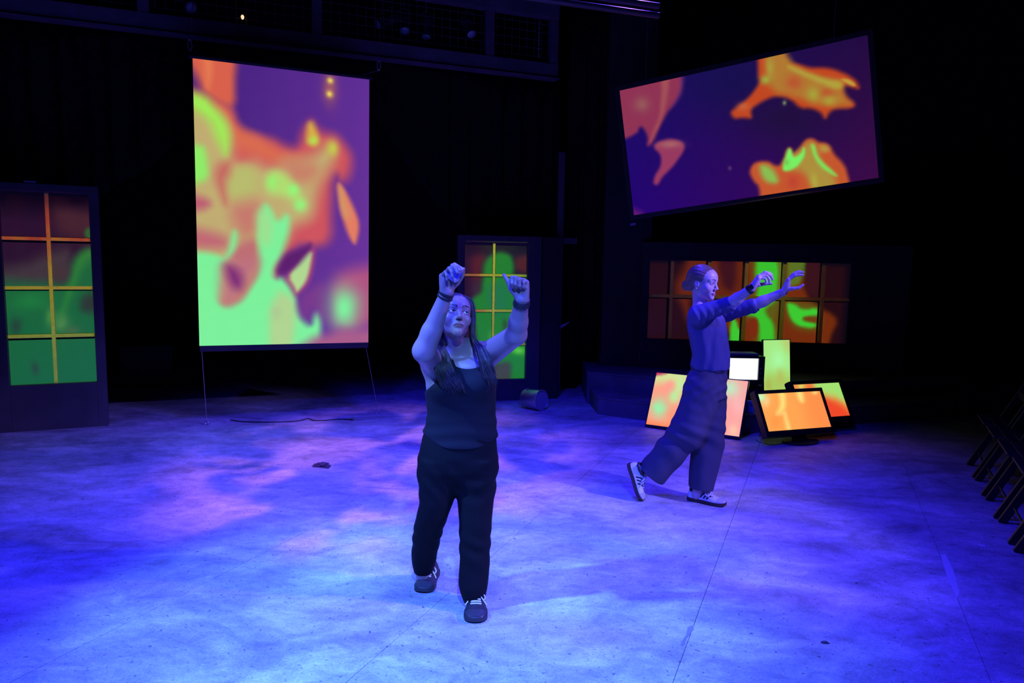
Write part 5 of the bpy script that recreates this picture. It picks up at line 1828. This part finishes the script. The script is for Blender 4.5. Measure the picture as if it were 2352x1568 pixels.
# her left arm
shL, elL, wrL = P(1120, 815, T1 - 0.01), P(1186, 768, 3.27), P(1199, 688, 3.14)
S.cone(shL, elL, 0.062, 0.048, 0.03)
S.cone(elL, elL + (wrL - elL) * 0.4, 0.045, 0.044, 0.02)
S.cone(elL + (wrL - elL) * 0.35, wrL, 0.044, 0.029, 0.01)
c_r = ((22, 62, 45), (20, 66, 45), (22, 70, 48), (35, 78, 50))
c_r = ((42, 52, 30), (46, 60, 32), (52, 68, 38), (58, 76, 40))
dR, nR = (0.02, -0.10, 1.0), (0.55, -0.80, 0.05)
tipsR, thR = hand_ops(S, wrR, dR, nR, True, c_r, ((0.045, 0.022, 0.040), (0.078, 0.040, 0.054), (0.108, 0.046, 0.056)), 1.0)
dL, nL = (-0.08, -0.10, 1.0), (-0.35, -0.93, 0.0)
tipsL, thL = hand_ops(S, wrL, dL, nL, False, ((68, 88, 60), (74, 92, 60), (80, 95, 60), (86, 96, 60)),
                      ((0.046, 0.016, 0.040), (0.082, 0.014, 0.054), (0.110, 0.008, 0.074)), 1.0)
# legs under the trousers
for a, b, c in ((P(1008, 1090, T1), P(985, 1200, 3.50), P(970, 1330, 3.62)), (P(1094, 1090, T1), P(1090, 1230, 3.42), P(1088, 1385, 3.36))):
    S.cone(a, b, 0.075, 0.055, 0.02)
    S.cone(b, c, 0.050, 0.034, 0.02)
bH = (H1.o - np.array([0.125, 0.135, 0.155]), H1.o + np.array([0.125, 0.135, 0.15]))
bR = (wrR + np.array([-0.075, -0.12, -0.01]), wrR + np.array([0.115, 0.06, 0.19]))
bLh = (wrL + np.array([-0.105, -0.12, -0.01]), wrL + np.array([0.075, 0.06, 0.19]))
allv = np.array([[-0.75, 3.0, 0.0], [0.30, 3.85, 1.80]])
parts = [S.mesh(allv[0], allv[1], 0.0075, 1, cut_boxes([bH, bR, bLh], 0.008)),
         S.mesh(*bH, 0.0019, 1), S.mesh(*bR, 0.0024, 1), S.mesh(*bLh, 0.0024, 1)]
skin_obj('body', parts, M_SKIN, w1, skin_color(H1, (0.31, 0.195, 0.20), (0.21, 0.095, 0.10), (0.018, 0.012, 0.010)))
make_eyes(H1, w1, H1.f + np.array([0.40, 0.15, 0.22]), (0.03, 0.014, 0.008))

# tank top
K = Solid()
K.loft(tor, 0.02)
for x, y in ((1022, 888), (1100, 884)):
    K.ell(P(x, y, T1 - 0.085), (0.062, 0.052, 0.056), None, 0.05)
zn = P(1085, 850, T1 - 0.1)[2]
xn = P(1076, 850, T1)[0]
z_hem = P(1060, 1027, T1 - 0.12)[2]
def neck(x, y, z):
    dx = np.abs(x - xn)
    lim = zn + 3.0 * dx ** 2 + np.maximum(dx - 0.05, 0) ** 2 * 90
    lim = np.minimum(lim, zn + 0.13 + 0 * dx)
    lim = np.where(dx > 0.098, zn - 0.015 - (dx - 0.098) * 1.0, lim)
    back = (y > T1 + 0.03)
    lim = np.where(back & (dx < 0.09), zn + 0.05 + 0 * dx, lim)
    return (z - lim) * 0.5
def hem(x, y, z):
    fx = (x - P(1060, 1016, T1)[0]) / 0.17
    return (z_hem - 0.008 + 0.052 * fx * fx * (fx < 0) + 0.040 * fx * fx * (fx > 0)) - z
K.clip(neck).clip(hem)
K.warp(lambda x, y, z: -0.003 - 0.003 * np.clip((1.02 - z) / 0.10, 0, 1) + 0.0022 * np.sin(90 * z + 14 * x + 3 * np.sin(9 * x)) * np.clip((1.0 - z) / 0.15, 0, 1) + folds(0.002, 14, 22, 3)(x, y, z))
skin_obj('tank_top', [K.mesh((-0.55, 3.2, 0.80), (0.15, 3.7, 1.40), 0.0048, 1)], M_TANK, w1, label='dark navy tank top')

# trousers
J = Solid()
legR = rows([(1050, 964, 1049, T1, 0.112), (1085, 960, 1049, T1, 0.118), (1120, 962, 1048, T1 - 0.01, 0.11), (1150, 965, 1043, T1 - 0.02, 0.10), (1180, 957, 1031, T1 - 0.01, 0.092), (1220, 949, 1016, T1 + 0.04, 0.082),
             (1260, 947, 1005, T1 + 0.09, 0.075), (1288, 948, 1001, T1 + 0.14, 0.075), (1309, 952, 994, T1 + 0.17, 0.070)])
legL = rows([(1050, 1052, 1140, T1, 0.112), (1085, 1050, 1141, T1, 0.118), (1120, 1049, 1139, T1, 0.11), (1160, 1051, 1134, T1 - 0.01, 0.10), (1200, 1054, 1129, T1 - 0.02, 0.092), (1250, 1056, 1125, T1 - 0.03, 0.085),
             (1300, 1056, 1122, T1 - 0.05, 0.082), (1340, 1053, 1121, T1 - 0.07, 0.085), (1358, 1057, 1119, T1 - 0.07, 0.085), (1378, 1064, 1113, T1 - 0.07, 0.075)])
J.loft(legR, 0.02, 2.3, 0.003).loft(legL, 0.02, 2.3, 0.003)
J.loft([q for q in tor if q[0] < P(1050, 968, T1)[2]], 0.03, 2.3, 0.01)
J.warp(lambda x, y, z: -0.001 + folds(0.0042, 16, 12, 5)(x, y, z) + 0.004 * np.sin(60 * z + 25 * x + 4 * np.sin(13 * x + 5 * y)) * np.exp(-((z - 0.62) / 0.09) ** 2)
       + 0.003 * np.sin(46 * z + 30 * x + 2 * np.sin(20 * z)) * np.exp(-((z - 0.28) / 0.16) ** 2))
skin_obj('trousers', [J.mesh((-0.62, 3.2, 0.02), (0.10, 3.85, 1.0), 0.0055, 1)], M_SLACK, w1, label='plain black trousers')
cb = P(1055, 990, T1)
# shoes
fL = FL(1089, 1432)
shoe('trainer', fL + np.array([0.0, 0.262, 0]), (0.02, -1, 0), Z_, 0.265, 0.108, M_SHOE1, M_SOLE1, M_LACE, w1, toe_mat=M_TOE1, label='dark trainer with pale laces, front foot')
fR = FL(969, 1363)
shoe('trainer', fR + np.array([0.035, 0.258, 0]), (-0.13, -1, 0), Z_, 0.260, 0.104, M_SHOE1, M_SOLE1, M_LACE, w1, toe_mat=M_TOE1, label='dark trainer with pale laces, rear foot')
# wristbands
torus_band('wristband', wrL - unit(wrL - elL) * 0.004, wrL - elL, 0.031, 0.012, 0.004, M_BAND, w1, label='plain black wristband')
mb = MB()
axl = unit(wrL - elL)
u = unit(np.cross(axl, Y_))
v = np.cross(axl, u)
for i in range(22):
    a = 2 * math.pi * i / 22
    for dz in (-0.020, -0.030):
        c = wrL + axl * (dz + 0.003 * (i % 2)) + 0.0345 * (math.cos(a + dz * 40) * u + math.sin(a + dz * 40) * v)
        mb.tube([c - axl * 0.004, c, c + axl * 0.004], [0.002, 0.0042, 0.002], 6)
mb.build('beaded_bracelet', M_BAND, w1, smooth=True, kind='stuff', label='dark beaded bracelet')
torus_band('wristband', wrR - unit(wrR - elR) * 0.006, wrR - elR, 0.0315, 0.010, 0.0035, M_BAND, w1, label='thin dark wristband')
hb = torus_band('hair_tie', wrR - unit(wrR - elR) * 0.022, wrR - elR, 0.0325, 0.006, 0.0035, M_BAND, w1)

# the block she holds
gR = lambda a, b, c: wrR + unit(dR) * a + unit(np.array(nR) - unit(dR) * (np.array(nR) @ unit(dR))) * b + np.cross(unit(dR), unit(np.array(nR) - unit(dR) * (np.array(nR) @ unit(dR)))) * c
bc_ = gR(0.092, 0.034, 0.020)
bx1 = unit(np.array([0.80, -0.25, -0.48]))
bx3 = unit(np.array([0.30, -0.30, 0.80]) - bx1 * (np.array([0.30, -0.30, 0.80]) @ bx1))
bx2 = np.cross(bx3, bx1)
t = thing('striped_block', bc_, label='small lilac and violet striped block held in the raised fist', cat='block')
M_LIL = mat('lilac_paint', (0.55, 0.38, 0.62), 0.6)
M_VIO = mat('violet_paint', (0.12, 0.10, 0.55), 0.6)
for i, (o_, h_, m_) in enumerate(((-0.0235, 0.0095, M_LIL), (0.0, 0.014, M_VIO), (0.0235, 0.0095, M_LIL))):
    MB().box(bc_ + bx3 * o_, (bx1, bx2, bx3), (0.027, 0.019, h_)).build('band', m_, t, bevel=0.0015)

# hair: a cap plus long locks
hs = Solid()
hs.ell(H1(0, -0.020, 0.036), np.array((0.081, 0.101, 0.086)) * H1.s, H1.R, 0.02)
hs.ell(H1(0, -0.060, -0.05), np.array((0.060, 0.046, 0.072)) * H1.s, H1.R, 0.04)
hs.ell(H1(0.0, 0.105, -0.044), np.array((0.067, 0.090, 0.099)) * H1.s, H1.R, 0.008, True)
hs.warp(lambda x, y, z: 0.0007 * np.sin(230 * (x + 0.3 * z)) + 0.0005 * np.sin(410 * x + 90 * y))
h1 = skin_obj('hair', [hs.mesh(H1.o - np.array([0.16, 0.16, 0.36]), H1.o + np.array([0.16, 0.28, 0.16]), 0.004, 1)], M_HAIR1, w1, label='long dark brown hair')
mb = MB()
hr = np.random.default_rng(21)
for sg in (-1, 1):
    for i in range(230):
        f_ = hr.uniform()
        j = hr.normal(size=3) * 0.004
        root = H1(sg * (0.006 + 0.01 * f_), 0.040 - 0.10 * f_, 0.104 + 0.012 * math.sin(f_ * 3))
        side = H1(sg * (0.061 + 0.004 * f_), 0.046 - 0.10 * f_, 0.066)
        mid_ = H1(sg * (0.081 + 0.004 * f_), 0.030 - 0.075 * f_, -0.010)
        low = H1(sg * (0.083 + 0.010 * f_), 0.018 - 0.06 * f_, -0.085)
        s = round(hr.uniform(-1, 1) * 4) / 4 + 0.07 * hr.normal()
        if sg < 0:
            a = P(1016 + 12 * s, 815, T1 - 0.085 - 0.03 * f_)
            b = P(1020 + 18 * s, 850, T1 - 0.135 - 0.02 * f_)
            c = P(1032 + 22 * s + 2 * hr.normal(), 876 + 4 * hr.normal(), T1 - 0.150)
            e = P(1042 + 24 * s + 3 * hr.normal(), 892 + 7 * hr.normal(), T1 - 0.150)
        else:
            a = P(1102 + 8 * s, 800, T1 - 0.075 - 0.03 * f_)
            b = P(1114 + 11 * s, 830, T1 - 0.125 - 0.02 * f_)
            c = P(1123 + 11 * s + 1 * hr.normal(), 856 + 4 * hr.normal(), T1 - 0.140)
            e = P(1130 + 10 * s + 2 * hr.normal(), 874 + 7 * hr.normal(), T1 - 0.140)
        pts = spline([root, side + j, mid_ + j, low + j, a + j, b + j, c + j, e + j], 30)
        w_ = hr.uniform(0.0013, 0.0032)
        mb.tube(pts, list(w_ * np.interp(np.linspace(0, 1, 30), [0, 0.1, 0.7, 1], [0.5, 1, 1, 0.2])), 4)
for i in range(170):
    s = hr.uniform(-1, 1)
    j = hr.normal(size=3) * 0.003
    pts = spline([H1(0.03 * s, -0.06, 0.105), H1(0.062 * s, -0.105 + 0.02 * s * s, 0.04), H1(0.066 * s, -0.108 + 0.03 * s * s, -0.04),
                  H1(0.075 * s, -0.105, -0.12) + Y_ * 0.02, P(1060 + 40 * s, 850, T1 + 0.135) + j, P(1060 + 42 * s, 895 + 8 * hr.normal(), T1 + 0.14) + j], 20)
    mb.tube(pts, list(hr.uniform(0.002, 0.0036) * np.interp(np.linspace(0, 1, 20), [0, 0.1, 0.7, 1], [0.5, 1, 1, 0.2])), 4)
lk = mb.build('hair_locks', M_HAIR1, w1, smooth=True, kind='stuff')

# ------------------------------------------------------------------ woman in the blue shirt
T2 = 5.06
w2 = thing('person', (P(1620, 890, T2)[0], T2, 0),
           label='woman with a low bun in blue shirt and wide grey jeans, arms stretched forward', cat='person')
H2 = Frame(P(1616, 649, T2 - 0.02), (0.75, -0.66, -0.05), (0.02, 0.0, 1), 1.07)
yw = math.radians(-60)
S = Solid()
# joints
shN, elN, wrN = P(1602, 722, T2 - 0.14), P(1676, 698, T2 - 0.22), P(1726, 662, T2 - 0.32)
shF, elF, wrF = P(1655, 722, T2 + 0.14), P(1730, 702, T2 + 0.02), P(1800, 670, T2 - 0.07)
nb_ = P(1609, 704, T2)
S.cone(nb_, H2(0, -0.024, -0.062), 0.052, 0.049, 0.03)
S.cone(nb_ - Z_ * 0.02, shN, 0.045, 0.05, 0.03)
S.cone(nb_ - Z_ * 0.02, shF, 0.045, 0.05, 0.03)
head_ops(S, H2)
S.cone(P(1622, 745, T2), P(1628, 880, T2), 0.085, 0.085, 0.05)
for sh_, el_, wr_ in ((shN, elN, wrN), (shF, elF, wrF)):
    S.cone(sh_, el_, 0.046, 0.038, 0.02)
    S.cone(el_, el_ + (wr_ - el_) * 0.35, 0.038, 0.037, 0.02)
    S.cone(el_ + (wr_ - el_) * 0.3, wr_, 0.038, 0.0265, 0.02)
# near hand: cupped, finger and thumb tips meeting
dN, nN = (0.50, -0.15, 0.86), (0.84, -0.10, -0.52)
tipsN, thN = hand_ops(S, wrN, dN, nN, True, ((22, 48, 22), (38, 56, 26), (52, 62, 30), (62, 66, 34)),
                      ((0.046, 0.036, 0.034), (0.072, 0.066, 0.034), (0.088, 0.090, 0.030)), 1.06)
# far hand: open, fingers spread, thumb below
dF, nF = (0.30, -0.10, 0.94), (0.90, -0.25, -0.30)
tipsF, thF = hand_ops(S, wrF, dF, nF, False, ((34, 26, 12), (26, 26, 14), (16, 22, 14), (10, 20, 12)),
                      ((0.040, 0.042, 0.032), (0.056, 0.074, 0.036), (0.082, 0.090, 0.036)), 1.06, spread=1.0)
# legs
hipN, knN, anN = P(1612, 895, T2 - 0.06), P(1580, 985, T2 - 0.05), P(1471, 1092, T2 + 0.03)
hipF, knF, anF = P(1628, 895, T2 + 0.06), P(1626, 1000, T2 + 0.0), P(1600, 1136, T2 - 0.03)
for a, b, c in ((hipN, knN, anN), (hipF, knF, anF)):
    S.cone(a, b, 0.085, 0.06, 0.02)
    S.cone(b, c, 0.055, 0.036, 0.02)
bH = (H2.o - np.array([0.13, 0.13, 0.16]), H2.o + np.array([0.13, 0.13, 0.15]))
bN = (wrN + np.array([-0.06, -0.09, -0.06]), wrN + np.array([0.20, 0.09, 0.19]))
bF = (wrF + np.array([-0.05, -0.09, -0.05]), wrF + np.array([0.17, 0.09, 0.21]))
parts = [S.mesh((0.70, 4.55, 0.02), (2.25, 5.40, 1.85), 0.0080, 1, cut_boxes([bH, bN, bF], 0.008)),
         S.mesh(*bH, 0.0021, 1), S.mesh(*bN, 0.0026, 1), S.mesh(*bF, 0.0026, 1)]
skin_obj('body', parts, M_SKIN, w2, skin_color(H2, (0.60, 0.46, 0.44), (0.44, 0.20, 0.22), (0.16, 0.10, 0.08), 0.75))
make_eyes(H2, w2, H2.f + np.array([0.05, -0.05, -0.02]), (0.05, 0.07, 0.10))

# shirt with three-quarter sleeves
K = Solid()
trs = rows([(702, 1594, 1630, T2, 0.07), (712, 1586, 1648, T2, 0.10), (728, 1579, 1662, T2, 0.125), (760, 1581, 1670, T2, 0.13), (790, 1586, 1674, T2, 0.13), (818, 1588, 1677, T2, 0.13), (838, 1586, 1677, T2, 0.13), (846, 1586, 1675, T2, 0.128)])
K.loft(trs, 0.02, 2.2, 0.008)
for sh_, el_, wr_ in ((shN, elN, wrN), (shF, elF, wrF)):
    e2 = el_ + (wr_ - el_) * 0.10
    K.cone(sh_, el_, 0.066, 0.050, 0.035)
    K.cone(el_, e2, 0.050, 0.045, 0.015)
    dd = unit(wr_ - el_)
    K.clip(lambda x, y, z, e2=e2, dd=dd: np.where((x - e2[0]) ** 2 + (y - e2[1]) ** 2 + (z - e2[2]) ** 2 < 0.011,
           (x - e2[0]) * dd[0] + (y - e2[1]) * dd[1] + (z - e2[2]) * dd[2], -0.05), e2 - 0.13, e2 + 0.13, 0.002)
nc_ = P(1610, 700, T2 - 0.02)
K.ell(nc_ + np.array([0.01, -0.01, 0.015]), (0.072, 0.075, 0.035), None, 0.006, True)
K.warp(lambda x, y, z: (folds(0.006, 34, 9, 9)(x, y, z) + folds(0.003, 70, 16, 10)(x, y, z)) * np.clip((1.40 - z) / 0.2, 0, 1) + 0.004 * np.sin(70 * x + 30 * z + 5 * np.sin(9 * z)) * np.clip((1.2 - z) / 0.2, 0, 1)
       + 0.0025 * np.sin(120 * x + 60 * z) * np.exp(-((z - 1.36) / 0.06) ** 2))
skin_obj('shirt', [K.mesh((1.0, 4.60, 0.92), (2.0, 5.40, 1.50), 0.0055, 1)], M_SHIRT, w2, label='blue shirt with three quarter sleeves')

# wide jeans
J = Solid()
hemN = P(1496, 1091, T2 + 0.01)
J.cone(P(1614, 892, T2 - 0.05), P(1583, 985, T2 - 0.06), 0.130, 0.122, 0.03)
J.cone(P(1583, 985, T2 - 0.06), hemN + (hemN - P(1583, 985, T2 - 0.06)) * 0.30, 0.122, 0.102, 0.04)
dd = unit(hemN - P(1583, 985, T2 - 0.06))
J.clip(lambda x, y, z: (x - hemN[0]) * dd[0] + (y - hemN[1]) * dd[1] + (z - hemN[2]) * dd[2], None, None, 0.004)
legF = rows([(905, 1590, 1667, T2 + 0.05, 0.12), (940, 1592, 1667, T2 + 0.04, 0.115), (990, 1592, 1664, T2 + 0.02, 0.11), (1038, 1587, 1658, T2, 0.105), (1080, 1584, 1647, T2 - 0.01, 0.10), (1118, 1583, 1637, T2 - 0.01, 0.098), (1140, 1583, 1634, T2 - 0.01, 0.098)])
J.loft(legF, 0.015, 2.2, 0.006)
hz = P(1608, 1116, T2)[2]
J.clip(lambda x, y, z: np.where(x > 1.2, hz - 0.02 * (x - 1.3) * 4 - z, -0.05), None, None, 0.003)
J.loft(rows([(842, 1590, 1668, T2, 0.118), (860, 1583, 1667, T2, 0.125), (885, 1573, 1666, T2, 0.135), (910, 1569, 1664, T2, 0.138)]), 0.03, 2.2, 0.006)
J.warp(lambda x, y, z: folds(0.0055, 24, 18, 31)(x, y, z) + folds(0.003, 55, 40, 12)(x, y, z) * np.clip((z - 0.55) / 0.2, 0, 1) + 0.0035 * np.sin(85 * z - 30 * x + 4 * np.sin(12 * x)) * np.exp(-((z - 0.86) / 0.10) ** 2)
       + 0.006 * np.sin(50 * z + 28 * x + 3 * np.sin(10 * z)) * np.exp(-((z - 0.45) / 0.14) ** 2))
skin_obj('jeans', [J.mesh((0.80, 4.75, 0.08), (1.75, 5.40, 1.05), 0.0060, 1)], M_JEAN, w2, label='wide grey blue jeans')
wz = P(1630, 846, T2)[2]
wc_ = P(1629, 846, T2)
torus_band('belt', (wc_[0], T2, wz), Z_, 0.122, 0.030, 0.004, mat('dark_belt', (0.03, 0.03, 0.04), 0.6), w2, rx=1.02, sax=X_)
# pocket
# shoes
hs_ = FL(1580, 1146)
toe = FL(1657, 1161)
dv = toe - hs_
shoe('sneaker', hs_, dv, Z_, 0.275, 0.100, M_SHOE2, M_GUM, M_LACE, w2, stripes=M_STRIPE, toe_mat=M_SUEDE, collar_mat=M_STRIPE, label='white sneaker with three dark stripes, flat on the floor')
tt = FL(1470, 1149)
dsh = unit(np.array([0.36, -0.20, -1.0]))
ush = unit(np.array([0.80, -0.42, 0.40]))
shoe('sneaker', tt - dsh * 0.266 + Z_ * 0.010, dsh, ush, 0.275, 0.100, M_SHOE2, M_GUM, M_LACE, w2, stripes=M_STRIPE, toe_mat=M_SUEDE, collar_mat=M_STRIPE, label='white sneaker with three dark stripes, heel lifted behind')
# watch
axn = unit(wrN - elN)
wt = torus_band('watch_strap', wrN - axn * 0.012, axn, 0.0285, 0.022, 0.004, M_BAND, w2)
wcx = wrN - axn * 0.012 + unit(np.array([-0.15, -0.8, 0.35])) * 0.034
MB().box(wcx, (axn, unit(np.cross(axn, wcx - wrN)), unit(wcx - (wrN - axn * 0.012))), (0.016, 0.017, 0.006)).build('watch_case', M_BLACKPL, w2, bevel=0.003)
# earring
MB().tube([H2(-0.078, -0.006, -0.030), H2(-0.080, -0.006, -0.040), H2(-0.079, -0.005, -0.044)], [0.002, 0.0045, 0.002], 8).build('earring', M_STEEL, w2, smooth=True)
# hair drawn back into a low bun
hs = Solid()
hs.ell(H2(0, -0.020, 0.037), np.array((0.077, 0.098, 0.082)) * H2.s, H2.R, 0.02)
hs.ell(H2(0, -0.075, -0.010), np.array((0.056, 0.045, 0.055)) * H2.s, H2.R, 0.03)
def groove(x, y, z):
    q0, q1, q2 = ((x - H2.o[0]) * H2.R[0][i] + (y - H2.o[1]) * H2.R[1][i] + (z - H2.o[2]) * H2.R[2][i] for i in range(3))
    a = np.arctan2(q2 + 0.02, np.abs(q0) + 0.02)
    return 0.0008 * np.sin(34 * a + 25 * q1) + 0.0004 * np.sin(80 * a + 60 * q1)
hs.warp(groove)
hs.ell(H2(0.0, 0.110, -0.010), np.array((0.085, 0.098, 0.088)) * H2.s, H2.R, 0.010, True)
for sg in (-1, 1):
    hs.ell(H2(sg * 0.085, 0.005, -0.050), np.array((0.035, 0.055, 0.058)) * H2.s, H2.R, 0.010, True)
hs.ell(H2(0, 0.0, -0.13), np.array((0.09, 0.08, 0.075)) * H2.s, H2.R, 0.01, True)
hs.ell(H2(0, -0.118, -0.028), np.array((0.036, 0.033, 0.036)) * H2.s, H2.R, 0.008)
skin_obj('hair', [hs.mesh(H2.o - np.array([0.20, 0.18, 0.16]), H2.o + np.array([0.16, 0.22, 0.16]), 0.0028, 2)], M_HAIR2, w2, label='blonde hair in a low bun')
mb = MB()
hr = np.random.default_rng(4)
for i in range(18):
    a = hr.uniform(-1, 1)
    r0 = H2(0.055 * a, 0.060 - 0.03 * abs(a), 0.098 - 0.02 * abs(a))
    d0 = H2.f * hr.uniform(0.2, 0.8) + Z_ * hr.uniform(0.1, 0.7) + H2.l * hr.normal() * 0.4
    mb.tube(spline([r0, r0 + 0.015 * d0, r0 + 0.028 * d0 + H2.f * 0.006], 6), [0.0003] * 6, 4)
mb.build('stray_hair', M_HAIR2, w2, kind='stuff')
